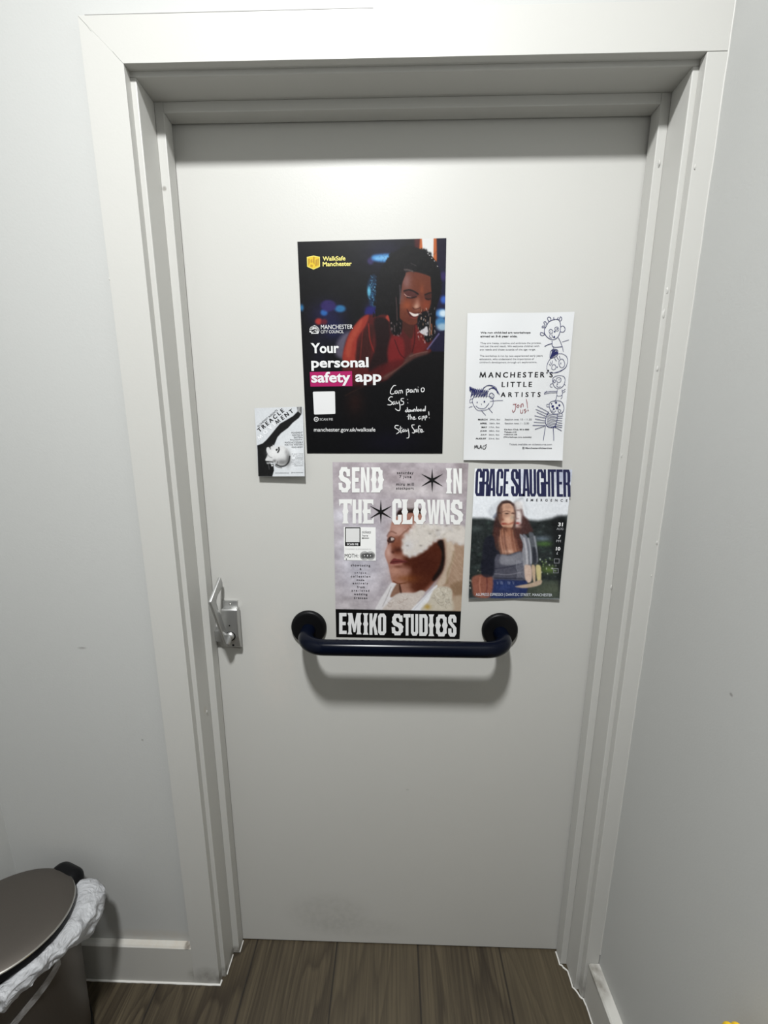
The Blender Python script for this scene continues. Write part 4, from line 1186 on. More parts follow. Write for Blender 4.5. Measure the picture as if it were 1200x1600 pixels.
p.text('address_text', 'manchester.gov.uk/walksafe', Q((140, 606), (992, 678)), (240, 240, 240), .006)
H = lambda *q, w=1.25: p.stroke('handwriting', C_(*q), w, (240, 240, 240), 2)
H((655, 683), (632, 688), (607, 725), (600, 760), (616, 773), (640, 766))
H((662, 735), (646, 748), (655, 765), (672, 757), (668, 738), (660, 735))
H((684, 768), (688, 738)); H((688, 745), (698, 734), (704, 742), (704, 764)); H((704, 748), (714, 732), (722, 740), (726, 762))
H((768, 785), (765, 728)); H((765, 735), (782, 720), (794, 736), (784, 752), (768, 752))
H((826, 728), (808, 730), (806, 752), (822, 752), (828, 730), (834, 754))
H((846, 756), (848, 726)); H((848, 734), (860, 720), (868, 728), (872, 752))
H((888, 752), (886, 722)); H((888, 700), (890, 701))
H((935, 705), (920, 722), (926, 748), (946, 744), (952, 718), (936, 705))
H((622, 802), (600, 802), (580, 828), (600, 846), (618, 862), (606, 884), (572, 884))
H((640, 850), (624, 862), (630, 880), (645, 868), (645, 852), (652, 878))
H((662, 848), (668, 872), (682, 864)); H((690, 846), (700, 900), (696, 940), (674, 942), (652, 926))
H((738, 818), (715, 820), (712, 842), (736, 852), (734, 878), (708, 886))
H((778, 828), (780, 829)); H((780, 864), (782, 865))
H((768, 935), (756, 952), (770, 958), (778, 940), (776, 912)); H((790, 936), (784, 954), (798, 956), (802, 938), (790, 936))
H((808, 936), (814, 956), (824, 940), (832, 954), (838, 934)); H((844, 954), (846, 932), (858, 932), (862, 952)); H((874, 950), (872, 905))
H((890, 930), (882, 946), (894, 950), (898, 932), (890, 930)); H((916, 928), (906, 944), (918, 948), (922, 930), (926, 948))
H((950, 928), (938, 942), (950, 948), (958, 930)); H((964, 898), (962, 948))
H((790, 985), (788, 1036)); H((776, 1006), (802, 1000)); H((806, 985), (808, 1034)); H((808, 1018), (820, 1010), (826, 1034))
H((838, 1024), (852, 1018), (846, 1008), (836, 1020), (842, 1036), (866, 1030))
H((908, 1004), (892, 1016), (900, 1034), (914, 1020), (912, 1006), (918, 1030))
H((930, 1044), (930, 1006)); H((930, 1012), (944, 1002), (948, 1018), (932, 1026)); H((962, 1042), (958, 1002)); H((958, 1010), (974, 998), (978, 1014), (962, 1022))
H((998, 955), (1001, 992)); H((1003, 1018), (1004, 1020))
H((684, 1100), (654, 1100), (648, 1124), (680, 1142), (692, 1164), (664, 1186))
H((704, 1108), (708, 1172), (718, 1168)); H((692, 1134), (722, 1126))
H((742, 1138), (726, 1150), (732, 1166), (744, 1154), (744, 1140), (752, 1164)); H((760, 1140), (764, 1160), (778, 1150)); H((784, 1134), (794, 1190), (790, 1224), (770, 1230))
H((848, 1092), (824, 1096), (828, 1120), (850, 1150), (846, 1176), (828, 1174))
H((872, 1140), (858, 1152), (866, 1168), (876, 1148), (882, 1166)); H((912, 1106), (896, 1104), (892, 1130), (896, 1176)); H((884, 1140), (908, 1134))
H((916, 1160), (932, 1152), (924, 1138), (912, 1150), (918, 1170), (946, 1162))
p.done()

# ---- 2: the white sheet with children's drawings
V_, W_, K = Zm(725, 510, 6.857), Zm(725, 620, 6.857), Zm(710, 470, 6)
def curl_a4(s, t):
    return 0.0012 + .0042 * np.clip(t - .8, 0, 1) ** 2 / .04 * (.35 + .65 * s) + .003 * np.clip(s - .75, 0, 1) ** 2 / .06 + .0012 * np.sin(s * 5 + t * 3) ** 2
p = Poster('poster', 'white paper poster with black text and blue childlike pen drawings, right side of the door', 'poster',
           [(730.3, 489.7), (895.5, 488.7), (875.8, 719.2), (723.8, 718.7)], art_white, E_SHEET, curl_a4, .5, .3)
BK, GY = (22, 22, 26), (74, 76, 84)
for tx, b, c, bo in (("We run child-led art workshops", ((172, 60), (708, 86)), (30, 30, 34), .02), ("aimed at 3-6 year olds.", ((172, 98), (568, 127)), (30, 30, 34), .02),
                 ("They are messy, creative and embrace the process,", ((170, 173), (822, 197)), GY, .0), ("not just the end result. We welcome children with", ((168, 206), (800, 230)), GY, .0),
                 ("any needs and those outside of the age range.", ((166, 241), (762, 266)), GY, .0), ("The workshop is run by two experienced early years", ((165, 309), (835, 334)), GY, .0),
                 ("educators, who understand the importance of", ((163, 343), (745, 367)), GY, .0), ("children's development through art explorations.", ((163, 377), (775, 401)), GY, .0)):
    p.text('body_text', tx, V_(*b), c, bo)
p.letter_m('title_text', V_((198, 520))[0], 10.6, 8.6, BK)
p.text('title_text', "ANCHESTER'S", V_((256, 490), (945, 549)), BK, .006, True, smear=.3)
p.text('title_text', "LITTLE", V_((400, 596), (722, 650)), BK, .006, True, smear=.3)
p.text('title_text', "ARTISTS", V_((390, 706), (815, 757)), BK, .006, True, smear=.3)
for tx, x0, x1, y in (("MARCH", 147, 248, 236), ("APRIL", 168, 246, 277), ("MAY", 185, 245, 318), ("JUNE", 170, 242, 359), ("JULY", 175, 240, 400), ("AUGUST", 122, 236, 439)):
    p.text('dates_text', tx, W_((x0, y), (x1, y + 16)), (30, 30, 34), .006, smear=.14)
for tx, x0, x1, y in (("29th, Sat", 272, 383, 236), ("26th, Sat", 268, 380, 277), ("17th, Sat", 266, 376, 318), ("28th, Sat", 264, 376, 358), ("26th, Sat", 262, 374, 399), ("23rd, Sat", 260, 374, 440)):
    p.text('dates_text', tx, W_((x0, y), (x1, y + 17)), GY, .0)
for tx, b, c, bo in (("Session one: 10 - 11.30", ((432, 234), (720, 252)), GY, .0), ("Session two: 1 - 2.30", ((432, 276), (690, 294)), GY, .0), ("Carlton Club, M16 8BE", ((425, 343), (692, 360)), (40, 40, 44), .02),
                     ("Tickets £10", ((425, 370), (555, 386)), (40, 40, 44), .02), ("+siblings £5", ((420, 397), (563, 414)), (40, 40, 44), .02), ("(Workshops are outside)", ((418, 424), (718, 443)), (40, 40, 44), .02),
                     ("Tickets available on ticketsource.com", ((478, 500), (932, 519)), GY, 0.), ("Manchesterslittleartists", ((652, 540), (930, 557)), (60, 60, 66), .015)):
    p.text('dates_text', tx, W_(*b), c, bo)
p.shape('dates_text', W_((619, 537), (642, 537), (642, 560), (619, 560)), (70, 70, 76), 1, [W_((622, 540), (639, 540), (639, 557), (622, 557))])
p.disc('dates_text', W_((630, 548))[0], .8, .8, (70, 70, 76))
INK = (40, 44, 104)
FIG = ['pen_drawing']
D_ = lambda *q, w=.62, cl=False: p.stroke(FIG[0], K(*q), w, INK, 2, True, cl)
# head at the top right
D_((850, 250), (880, 200), (930, 180), (970, 185), (985, 230), (980, 300), (955, 350), (915, 368), (870, 350), (840, 310), (838, 270), w=.8, cl=True)
for q in (((850, 250), (818, 255), (820, 240), (840, 240)), ((846, 235), (832, 205), (850, 200), (858, 225)), ((880, 200), (866, 170), (880, 155), (898, 170), (894, 195)),
          ((930, 182), (922, 165), (926, 160)), ((955, 182), (965, 160)), ((972, 186), (985, 155), (998, 175), (985, 195)), ((838, 310), (805, 300), (800, 320), (820, 330), (840, 318)),
          ((984, 250), (1010, 242), (1028, 270), (1012, 298), (984, 296))):
    D_(*q, w=.75)
D_((880, 285), (895, 270), (915, 285), (908, 308), (888, 308), cl=True); D_((932, 262), (950, 250), (968, 262), (965, 285), (945, 285), cl=True)
p.disc(FIG[0], K((897, 294))[0], .6, .6, INK, 2, 8); p.disc(FIG[0], K((932, 293))[0], 1.2, 1.2, INK, 2, 8); p.disc(FIG[0], K((955, 268))[0], 1., 1., INK, 2, 8)
D_((890, 315), (885, 340), (905, 355)); D_((905, 320), (915, 345), (935, 350)); p.disc(FIG[0], K((928, 343))[0], 1.3, 1.5, INK, 2, 8)
D_((965, 350), (985, 390), (1002, 435)); D_((908, 380), (918, 435), (1002, 435), w=.85); D_((905, 405), (870, 415), (840, 430), w=.85); D_((1000, 390), (1030, 382), (1060, 373)); D_((1004, 440), (1012, 480)); D_((920, 440), (922, 460))
# second head, tilted
FIG[0] = 'pen_drawing#2'
D_((860, 620), (875, 570), (920, 520), (980, 498), (1035, 520), (1050, 570), (1030, 630), (970, 665), (900, 680), (866, 655), w=.6, cl=True)
D_((905, 680), (970, 670), (1030, 632), (1048, 590))
for k in range(11):
    D_((892 + k * 5, 540 - k * 3), (905 + k * 4, 495 - (k % 3) * 14), (912 + k * 4.5, 470 + (k % 4) * 8), (900 + k * 6, 520 - k * 2), w=.9)
D_((890, 540), (895, 480), (925, 455), (960, 470), (955, 515), (920, 535), w=.8, cl=True)
D_((905, 625), (915, 602), (938, 605), (942, 635), (922, 648), (906, 640), cl=True); D_((970, 580), (985, 552), (1010, 555), (1025, 600), (1005, 630), (980, 618), cl=True)
p.disc(FIG[0], K((955, 624))[0], .9, .9, INK, 2, 8); p.disc(FIG[0], K((988, 590))[0], .6, 1.4, INK, 2, 8); p.disc(FIG[0], K((872, 657))[0], 1.4, 1.4, (20, 20, 26), 2, 8)
D_((880, 595), (895, 610)); D_((895, 575), (902, 600)); D_((912, 565), (912, 590)); D_((930, 540), (948, 568)); D_((952, 530), (968, 555)); D_((975, 520), (982, 545))
# third small figure
FIG[0] = 'pen_drawing#3'
D_((915, 760), (920, 722), (965, 703), (1015, 712), (1028, 750), (1010, 800), (970, 825), (930, 805), w=.65, cl=True)
D_((950, 745), (955, 725), (980, 722), (992, 742), (980, 765), (958, 764), cl=True); D_((918, 752), (930, 740), (940, 752), (932, 770), cl=True); D_((915, 775), (895, 785), (892, 805), (912, 812))
p.disc(FIG[0], K((974, 740))[0], .6, .6, INK, 2, 8); p.disc(FIG[0], K((957, 782))[0], .9, .8, INK, 2, 8); D_((950, 795), (965, 812), (988, 805)); D_((1022, 785), (1030, 795))
D_((958, 828), (955, 890), (1000, 885), (1000, 835)); D_((955, 850), (900, 850), (840, 858)); D_((955, 862), (880, 866), (836, 876)); D_((836, 870), (862, 848)); D_((1000, 850), (1030, 830)); D_((1005, 865), (1028, 850))
D_((952, 890), (945, 925), (930, 945)); D_((998, 888), (1000, 905), (990, 920))
# bristly figure at the bottom right
FIG[0] = 'pen_drawing#4'
D_((885, 1000), (890, 955), (935, 938), (990, 945), (1014, 990), (1008, 1040), (970, 1060), (915, 1055), w=.7, cl=True)
for x, y, r in ((945, 955, 1.6), (975, 980, 1.6), (915, 990, 2.), (955, 1005, 1.9), (925, 1015, 1.4), (905, 965, 1.)):
    p.disc(FIG[0], K((x, y))[0], r, r, INK, 2, 9)
D_((905, 1025), (925, 1045), (945, 1030)); D_((880, 970), (862, 972), (862, 992), (882, 995)); D_((962, 1030), (975, 1018), (988, 1032), (975, 1048), cl=True); D_((995, 1050), (1002, 1075))
D_((880, 1040), (858, 1080), (848, 1140), (870, 1180), (910, 1188), (940, 1165), (955, 1110), (958, 1060), w=.8)
for k in range(9):
    y = 1050 + k * 15
    D_((868 - k * 1.2, y), (900, y + 14), (956 - k * 1.5, y + 20 + (k % 2) * 5), w=.65)
for a, b in (((870, 1040), (772, 988)), ((862, 1062), (758, 1018)), ((856, 1085), (768, 1045)), ((852, 1100), (748, 1078)), ((850, 1125), (752, 1108)), ((848, 1142), (742, 1138)), ((846, 1168), (730, 1168)), ((850, 1172), (752, 1204)),
             ((958, 1080), (1002, 1082)), ((956, 1100), (1000, 1100)), ((954, 1120), (998, 1125)), ((950, 1140), (998, 1148)), ((946, 1160), (998, 1170)), ((940, 1175), (996, 1188)), ((934, 1182), (992, 1218))):
    D_(a, b, w=.75)
D_((848, 1180), (838, 1240), (828, 1308), w=.75); D_((918, 1188), (922, 1250), (922, 1308), w=.85)
# girl at the left
FIG[0] = 'pen_drawing#5'
D_((165, 935), (180, 905), (240, 895), (330, 898), (360, 930), (350, 985), (300, 1020), (220, 1028), (180, 985), w=.6, cl=True)
for k in range(26):
    x = 150 + k * 6; D_((x, 905 - (k % 4) * 8), (x + 8, 860 + (k % 5) * 5), (x + 16, 838 - (k % 3) * 6 + (10 if k > 18 else 0)), w=.75)
for k in range(8):
    D_((140, 812 + k * 4), (160, 826 + k * 2), (190, 842 + k * 2), w=.9)
D_((140, 808), (146, 850), (195, 855), (205, 838), (140, 808), w=.8); D_((260, 830), (300, 798), (350, 800), (395, 840), (418, 880), w=.8); D_((270, 815), (320, 792), (380, 808), (400, 850)); D_((320, 830), (360, 815), (390, 840), w=1.1); D_((345, 818), (385, 830), (402, 868), w=1.)
D_((325, 880), (345, 865), (368, 885), (360, 912), (335, 912), cl=True, w=.8); D_((350, 888), (352, 892), w=.9); D_((165, 920), (145, 925), (142, 955), (168, 950))
p.disc(FIG[0], K((210, 952))[0], .8, 1.1, INK, 2, 8); p.disc(FIG[0], K((278, 945))[0], 1.3, 1.3, INK, 2, 8); D_((248, 965), (253, 972)); D_((198, 985), (230, 1008), (280, 1008), (322, 960)); D_((330, 944), (380, 937), (450, 934)); D_((133, 1000), (165, 990)); D_((250, 1028), (270, 1052), (290, 1072)); D_((315, 1005), (340, 1035), (353, 1050))
R_ = lambda *q, w=.75: p.stroke('red_handwriting', K(*q), w, (150, 36, 44), 2)
R_((545, 972), (575, 968)); R_((568, 972), (565, 1020), (545, 1045), (538, 1025)); R_((590, 975), (578, 992), (592, 1000), (600, 982), (590, 975)); R_((612, 978), (614, 1000)); R_((622, 998), (622, 972), (636, 966), (640, 992))
R_((614, 1022), (616, 1050), (632, 1050), (636, 1022)); R_((664, 1015), (648, 1022), (662, 1038), (652, 1052)); R_((668, 925), (676, 965), (680, 1004)); R_((684, 1026), (685, 1028), w=1.4); R_((668, 1030), (672, 1034))
S_ = lambda *q: p.stroke('signature', K(*q), .85, (20, 20, 24), 2)
S_((184, 1382), (190, 1355), (198, 1376), (206, 1352), (210, 1378)); S_((216, 1358), (218, 1382), (228, 1378)); S_((234, 1384), (244, 1352), (252, 1384)); S_((236, 1372), (250, 1370)); S_((268, 1358), (262, 1382), (280, 1388), (294, 1362)); S_((278, 1362), (286, 1350)); S_((290, 1352), (298, 1346))
p.done()
for (u, v) in ((733, 492.5), (886, 503)):       # bits of tape at the corners
    pass

# ---- 3: the poster behind the rail
Dz, N_, R5, B5 = Zm(500, 710, 5.0), Zm(515, 715, 5.333), Zm(530, 815, 12.31), Zm(515, 945, 5.4545)
p = Poster('poster', 'cream and black poster of a face under white feathers, hanging behind the grab rail', 'poster',
           [(519.6, 722), (732, 723.6), (718, 998), (525.4, 995)], art_clown, E_CLOWN, rough=.45)
TW = (226, 226, 224)
for g, f, x0, x1, y0, y1 in (('S', 1, 75, 180, 78, 290), ('E', 0, 187, 250, 80, 290), ('N', 0, 262, 333, 80, 290), ('D', 1, 342, 455, 80, 290), ('I', 1, 967, 1020, 88, 299), ('N', 0, 1030, 1101, 90, 300),
                             ('T', 1, 78, 188, 346, 549), ('H', 0, 192, 268, 348, 549), ('E', 1, 272, 368, 348, 550), ('C', 0, 522, 600, 343, 556), ('L', 1, 598, 690, 347, 553), ('O', 1, 695, 808, 346, 555), ('W', 0, 812, 920, 350, 555), ('N', 0, 922, 1000, 350, 556), ('S', 1, 1005, 1114, 350, 557)):
    p.glyph('title_text', (FANCY if f else NAR)[g], N_((x0, y0), (x1, y1)), TW, 2)
for g, f, x0, x1 in (('E', 0, 82, 146), ('M', 1, 153, 273), ('I', 1, 284, 331), ('K', 0, 340, 411), ('O', 0, 413, 482), ('S', 1, 528, 631), ('T', 0, 630, 690), ('U', 0, 693, 754), ('D', 0, 764, 836), ('I', 1, 841, 891), ('O', 1, 898, 1006), ('S', 0, 1010, 1080)):
    xm = (x0 + x1) / 2 - 82
    p.glyph('studio_text', (FANCY if f else NAR)[g], B5((x0, 66 + xm * .016), (x1, 246 + xm * .023)), (219, 219, 219), 2)
for cx, cy in ((854, 186), (427, 452)):
    pts = []
    for k in range(12):
        a = PI / 2 + k * PI / 6
        r = (106 if k % 6 == 0 else 107) if k % 2 == 0 else 17
        pts.append((cx + r * math.cos(a), cy - r * math.sin(a)))
    p.shape('star#%d' % cx, N_(*pts), (10, 10, 11), 2)
MK = (38, 34, 38)
for tx, b in (("saturday", ((562, 115), (698, 143))), ("7 june", ((582, 147), (680, 176))), ("miru mill", ((555, 208), (703, 233))), ("stockport", ((555, 243), (700, 271)))):
    p.text('venue_text', tx, N_(*b), MK, .012, True)
for tx, x0, x1, y0, y1 in (("showcasing", 225, 595, 812, 872), ("a", 396, 428, 893, 926), ("unique", 298, 518, 962, 1006), ("collection", 225, 598, 1026, 1070), ("made", 335, 482, 1096, 1138), ("entirely", 262, 555, 1160, 1212), ("from", 345, 490, 1230, 1274), ("pre-loved", 242, 580, 1300, 1352), ("wedding", 283, 542, 1368, 1424), ("dresses", 283, 540, 1438, 1482)):
    p.text('small_text', tx, R5((x0, y0), (x1, y1)), MK, .012, True)
p.shape('sticker', R5((90, 98), (702, 106), (706, 748), (98, 738)), (232, 232, 230))
p.shape('sticker', R5((112, 112), (118, 104), (402, 106), (410, 114), (410, 460), (404, 467), (118, 466), (112, 460)), (16, 16, 17), 1.5)
p.shape('sticker', R5((130, 126), (392, 126), (392, 390), (130, 390)), (214, 214, 213), 1.9)
p.text('sticker_text', 'SCAN ME', R5((150, 410), (370, 453)), (226, 226, 226), .02, lay=2)
p.text('sticker_text', 'tickets', R5((440, 166), (612, 222)), (110, 110, 112), 0, lay=2, italic=.25)
p.text('sticker_text', 'here', R5((446, 240), (556, 284)), (110, 110, 112), 0, lay=2, italic=.25)
p.stroke('sticker_text', R5((450, 314), (570, 314)), .8, (20, 20, 20), 2)
p.shape('sticker_text', R5((432, 314), (462, 298), (462, 330)), (20, 20, 20), 2)
p.text('sticker_text', 'THIS EVENT IS SPONSORED BY', R5((112, 514), (622, 533)), (186, 186, 186), 0, lay=2)
p.text('sticker_text', 'MOTH:', R5((108, 614), (368, 688)), (24, 24, 25), .0, lay=2)
p.disc('sticker_text', R5((140, 716))[0], .9, 1.4, (120, 120, 120), 2, 8)
for cx in (488, 603):
    for k in range(44):
        a = 2 * PI * k / 44
        p.stroke('sticker_text', R5((cx + 14 * math.cos(a), 650 + 14 * math.sin(a)), (cx + 88 * math.cos(a), 650 + 86 * math.sin(a))), .34, (92, 92, 92), 2)
p.disc('sticker_text', R5((546, 650))[0], .9, 1.2, (236, 236, 236), 2.6, 8)
p.done()

# ---- 4: the portrait poster at the lower right
G_, H_ = Zm(730, 720, 7.2727), Zm(730, 800, 7.5)
def curl_g(s, t):
    return .0012 + .0042 * np.clip(t - .82, 0, 1) ** 2 / .0324 * (.4 + .6 * np.abs(2 * s - 1)) + .003 * np.clip(s - .8, 0, 1) ** 2 / .04 * (1 - t)
p = Poster('poster', 'blurred double portrait of a long haired woman in grey, under tall navy lettering', 'poster',
           [(741.6, 732), (892.7, 733.5), (872.6, 934.8), (731.3, 933.6)], art_double, E_DOUBLE, curl_g, .4, 1.1)
TH = narrow(.95); NV = (34, 36, 70)
for g, x0, x1 in (('G', 90, 168), ('R', 166, 244), ('A', 236, 322), ('C', 328, 404), ('E', 410, 470), ('S', 494, 580), ('L', 580, 640), ('A', 624, 706), ('U', 704, 780), ('G', 785, 866), ('H', 866, 938), ('T', 926, 1006), ('E', 1010, 1080), ('R', 1084, 1162)):
    xm = ((x0 + x1) / 2 - 100) / 1060
    p.glyph('title_text', TH[g], G_((x0, 88 + xm * 10), (x1, 398 + xm * 8)), NV, 1, 1.6 if x0 < 480 else -.6)
p.text('subtitle_text', 'EMERGENCE', G_((668, 431), (1130, 460)), (30, 30, 40), .02, True)
LW = (232, 232, 232)
p.text('small_text', '31', G_((1028, 698), (1080, 741)), LW, .03); p.text('small_text', 'AUG', G_((1010, 757), (1084, 782)), (176, 178, 182), 0)
p.text('small_text', '7', G_((1030, 840), (1056, 882)), LW, .03); p.text('small_text', 'PM', G_((1006, 896), (1056, 921)), (176, 178, 182), 0)
p.text('small_text', '10', H_((1034, 405), (1084, 447)), LW, .03); p.text('small_text', '£', H_((1042, 462), (1058, 494)), (196, 198, 202), 0)
for a, b, c, d in ((1012, 541, 1074, 598), (1002, 655, 1064, 712)):
    p.shape('small_text', H_((a, b), (c, b), (c, d), (a, d)), (126, 128, 132), 1, [H_((a + 7, b + 7), (c - 7, b + 7), (c - 7, d - 7), (a + 7, d - 7))])
p.text('venue_text', 'ALLPRESS ESPRESSO | DANTZIC STREET, MANCHESTER', H_((95, 944), (985, 985)), (206, 210, 216), 0)
p.done()

# ---- 5: the small flyer at the left
T_ = Zm(385, 620, 10.909)
def curl_t(s, t):
    return .0012 + .0075 * t ** 1.4 + .0025 * s * t
p = Poster('flyer', 'small black and white flyer of a figure bending back, left of the large dark poster', 'flyer',
           [(398.1, 637.9), (473.6, 635.4), (478.0, 743.4), (405.9, 743.8)], art_treacle, E_TREACLE, curl_t, .45, 1.7)
p.text('headline_text', 'TREACLE', ((398.2, 653.6), (449.2, 660.0)), (16, 16, 17), .008, True, smear=.28, angle=40.5)
p.letter_m('headline_text', (434.4, 658.3), 7.2, 6.2, (16, 16, 17), 1, 36.5)
p.text('headline_text', 'ENT', ((438.2, 644.3), (460, 650.7)), (16, 16, 17), .008, True, smear=.28, angle=36.5)
p.letter_m('headline_text', (407.4, 683.0), 7.4, 6.2, (240, 241, 243), 1, 42.5)
p.text('headline_text', 'OVE', ((410, 666.3), (434.4, 672.3)), (240, 241, 243), .008, True, smear=.28, angle=42.5)
p.text('subtitle_text', 'ALCHEMIST INSIGHTS', ((398.2, 652.2), (438.6, 655.2)), (70, 70, 74), .0, angle=40.5)
for tx, x0, x1, y in (("MOVEMENT", 775, 968, 597), ("ROOTED IN", 796, 970, 639), ("EASTERN", 822, 970, 679), ("PHILOSOPHY,", 758, 972, 719), ("MADE ACCESSIBLE", 668, 975, 762), ("FOR THE WESTERN", 668, 977, 802), ("MIND-BODY", 786, 977, 842)):
    p.text('motto_text', tx, T_((x0, y), (x1, y + 28)), (84, 85, 88), 0)
for tx, x0, x1, y in (("A space created", 790, 985, 960), ("for experiencing", 812, 985, 992), ("movement", 850, 985, 1026), ("experimentation", 792, 988, 1060), ("and creation, no", 785, 990, 1094), ("judgement, no", 805, 990, 1128), ("expectation", 835, 990, 1158)):
    p.text('small_text', tx, T_((x0, y), (x1, y + 20)), (96, 97, 100), 0)
p.text('address_text', 'www.treaclemovement.com', T_((510, 1279), (752, 1297)), (84, 85, 88), 0)
p.text('address_text', '@treaclemovement', T_((785, 1275), (988, 1293)), (84, 85, 88), 0)
p.done()

# ------------------------------------------------------------------ pedal bin
BX, BYY, BH = -.842, -.240, .402
bn = thing('pedal_bin', 'dark metallic round bin with white liner over its rim, lower left corner', 'bin', (BX, BYY, 0))
T0 = Matrix.Translation((BX, BYY, 0))
MB().lathe([(0, .012), (.100, .012), (.104, .016), (.1155, BH - .008), (.1165, BH), (.1130, BH), (.1125, BH - .01), (.101, .03), (0, .03)], T0, 96).build('body', m_bin, bn, 35)
MB().lathe([(0, 0), (.106, 0), (.1075, .003), (.1075, .022), (.1045, .025), (0, .025)], T0, 96).build('base_ring', m_black, bn, 35)
FR = Vector((-.30, -.954, 0)).normalized()                # the side that opens
tilt = .205
ax = Vector((0, 0, 1)).cross(FR).normalized()
TL = Matrix.Translation((BX, BYY, .434)) @ Matrix.Rotation(-tilt, 4, ax)
lid = MB().lathe([(0, .0085), (.05, .0078), (.095, .005), (.116, .0015), (.1205, -.0005), (.1218, -.003), (.1218, -.0045), (0, -.0045)], TL, 96).build('lid', m_bin, bn, 35)
MB().lathe([(.1200, -.0002), (.1214, -.0012), (.1222, -.0026), (.1222, -.0036), (.1205, -.0040), (.1205, -.003)], TL, 96).build('lid_edge', m_rim, lid, 60)
MB().lathe([(0, -.0040), (.1218, -.0040), (.1224, -.0055), (.1222, -.0185), (.1200, -.0200), (0, -.0200)], TL, 96).build('lid_underside', m_black, lid, 35)
# hinge block at the back
hg = MB(); t = bmesh.new()
bmesh.ops.create_cube(t, size=1)
bmesh.ops.transform(t, matrix=Matrix.Diagonal((.086, .058, .056, 1)), verts=t.verts)
bmesh.ops.bevel(t, geom=list(t.edges), offset=.026, segments=5, affect='EDGES', profile=.5)
back = -FR
rz = math.atan2(back.y, back.x) - PI / 2
HP = Vector((BX, BYY, 0)) + back * .117 + Vector((-.004, 0, .384))
hg.take(t, Matrix.Translation(HP) @ Matrix.Rotation(rz, 4, 'Z'))
hg.build('hinge', m_black, bn, 60)
pm = MB()                                                # foot pedal at the front
P0 = Vector((BX, BYY, 0)) + FR * .125
pm.take((lambda b: (bmesh.ops.create_cube(b, size=1), bmesh.ops.transform(b, matrix=Matrix.Diagonal((.07, .045, .010, 1)), verts=b.verts), bmesh.ops.bevel(b, geom=list(b.edges), offset=.004, segments=2, affect='EDGES', profile=.5), b)[-1])(bmesh.new()),
        Matrix.Translation(P0 + Vector((0, 0, .016))) @ Matrix.Rotation(rz, 4, 'Z'))
pm.build('pedal', m_black, bn, 50)
# liner folded out over the rim
rn = random.Random(12)
NA, NV_ = 260, 40
ph = [rn.uniform(0, 6.28) for _ in range(12)]
V, F = [], []
def bulge(a):                                            # a in degrees, 0 = right, negative = towards the viewer
    return .010 + .036 * math.exp(-((a - 34) / 34) ** 2) + .008 * math.exp(-((a + 60) / 40) ** 2)
def drop(a):
    return .037 + .036 * math.exp(-((a - 28) / 26) ** 2) + .012 * math.exp(-((a + 58) / 32) ** 2) - .010 * math.exp(-((a + 5) / 9) ** 2)
for i in range(NA + 1):
    a = 66 - 236 * i / NA
    th = math.radians(a)
    ends = min(1, i / 18, (NA - i) / 18)
    b, h = bulge(a) * ends, drop(a) * (.5 + .5 * ends)
    lidz = .434 + .122 * (math.cos(th) * FR.x + math.sin(th) * FR.y) * math.sin(tilt)      # lid height above this point of the rim
    crest = min(BH + .016, lidz - .022)
    prof = [(.104, crest - .02), (.113, crest - .006), (.119, crest), (.1235 + b * .35, crest + .002), (.1235 + b * .85, crest - h * .16), (.1225 + b, crest - h * .42), (.1215 + b * .92, crest - h * .72), (.1205 + b * .62, crest - h)]
    pr = smooth_curve(prof, 6)
    for j in range(NV_):
        f = j / (NV_ - 1) * (len(pr) - 1); k = min(int(f), len(pr) - 2); f -= k
        r, z = pr[k] * (1 - f) + pr[k + 1] * f
        s = j / (NV_ - 1)
        q = Vector((th * 3.2, s * 3.0, 0))
        k1 = min(1, max(0, (s - .18) * 2.4)) * ends
        crump = noise.ridged_multi_fractal(q * 1.1, .9, 2.1, 4, 1., 2., noise_basis='PERLIN_ORIGINAL') - 1.1
        fold = (math.sin(th * 23 + ph[0] + s * 3.2) * .0016 + math.sin(th * 11 + ph[2] + s * 6) * .0022 + crump * .0062) * k1
        facet = noise.voronoi(Vector((th * 4.5, s * 2.4, 3.)))[0]
        r += fold + (facet[1] - facet[0] - .25) * .011 * k1
        z += (math.sin(th * 17 + ph[4]) * .002 + math.sin(th * 33 + ph[5]) * .0012 + noise.noise(q * 2.3) * .006) * s * ends
        V.append((BX + r * math.cos(th), BYY + r * math.sin(th), z))
for i in range(NA):
    for j in range(NV_ - 1):
        q = i * NV_ + j
        F.append((q, q + 1, q + NV_ + 1, q + NV_))
liner = obj('bin_liner', V, F, m_bag, bn, True)
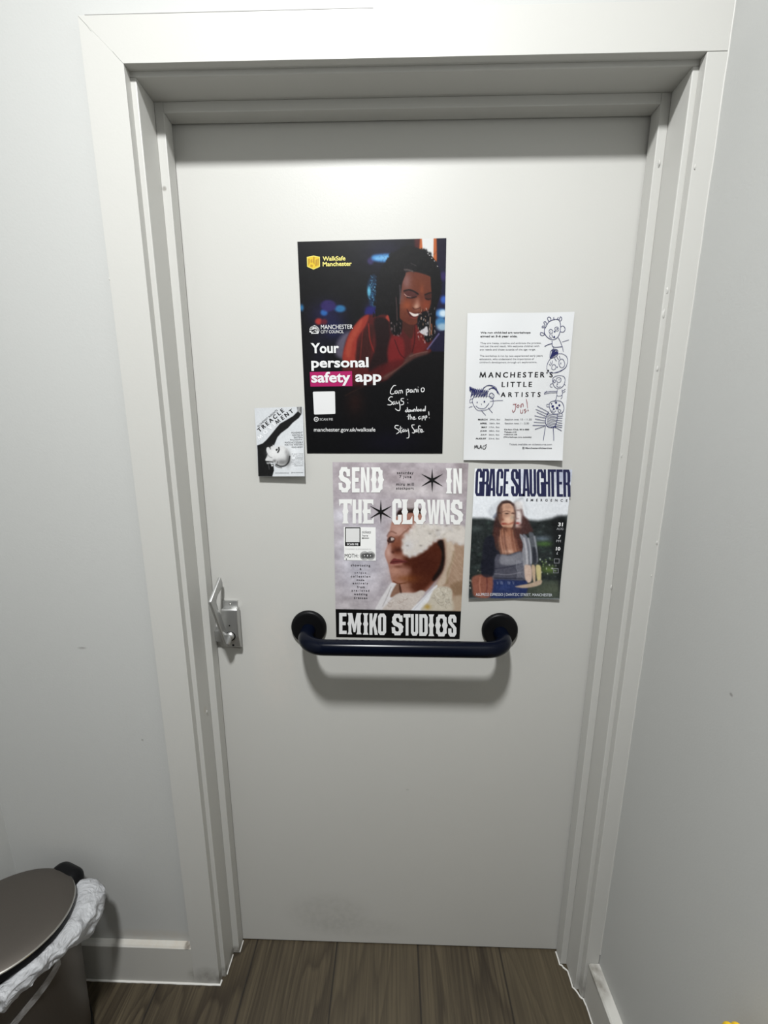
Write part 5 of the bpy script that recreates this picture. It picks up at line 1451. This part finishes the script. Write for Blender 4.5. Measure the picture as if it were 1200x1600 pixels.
# a loose strip of the liner trailing down the front of the bin
V, F = [], []
for i in range(31):
    s = i / 30
    th = math.radians(-4 - 66 * s - 8 * s * s)
    z = .344 - .050 * s - .05 * s ** 3
    r0 = .104 + (z - .016) / (BH - .024) * .0115 + .0045 + .0015 * math.sin(s * 9)
    wv = .0112 - .003 * s
    for k in (-1, 0, 1):
        V.append((BX + (r0 + (.0012 if k == 0 else 0)) * math.cos(th), BYY + (r0 + (.0012 if k == 0 else 0)) * math.sin(th), z + wv * k))
for i in range(30):
    for k in range(2):
        q = i * 3 + k
        F.append((q, q + 1, q + 4, q + 3))
obj('tie_strip', V, F, m_strip, liner, True)

# ------------------------------------------------------------------ yellow folded floor stand at the right wall, only its tips in view
ys = thing('floor_stand', 'bright yellow plastic tips just showing at the bottom right corner by the wall', 'floor stand', (.470, -.56, 0))
for x in (YS_X - .0058, YS_X + .0058):
    pts = []
    y0, y1, zt, r = YS_Y, YS_Y - .20, YS_Z, .02
    for k in range(9):
        a = k / 8 * PI / 2
        pts.append((y0 - r + r * math.cos(a), zt - r + r * math.sin(a)))
    for k in range(9):
        a = k / 8 * PI / 2
        pts.append((y1 + r - r * math.sin(a), zt - r + r * math.cos(a)))
    pts += [(y1 - .03, 0), (y0 + .03, 0)]
    MB().prism(pts, 'x', x - .004, x + .004, .003).build('panel', m_yellow, ys, 50)

# ------------------------------------------------------------------ the round ceiling lamp above the viewer
fx = thing('ceiling_light', 'round white ceiling light above the viewer, lighting the door', 'ceiling light', (LAMP_X, LAMP_Y, CEIL))
TC = Matrix.Translation((LAMP_X, LAMP_Y, CEIL))
MB().lathe([(LAMP_D / 2 + .002, 0), (LAMP_D / 2 + .016, 0), (LAMP_D / 2 + .016, -.018), (LAMP_D / 2 + .010, -.024), (LAMP_D / 2 + .002, -.024)], TC, 64).build('frame', m_trim, fx, 40)
dm = NT('lamp_diffuser'); dm.set(Base_Color=(.9, .9, .88)); dm.b.inputs['Emission Color'].default_value = (1, .965, .9, 1); dm.b.inputs['Emission Strength'].default_value = 4
MB().lathe([(0, -.022), (LAMP_D / 2 + .002, -.022)], TC, 64).build('diffuser', dm.m, fx)
LAMP.parent = fx; LAMP.location = (0, 0, -.026)
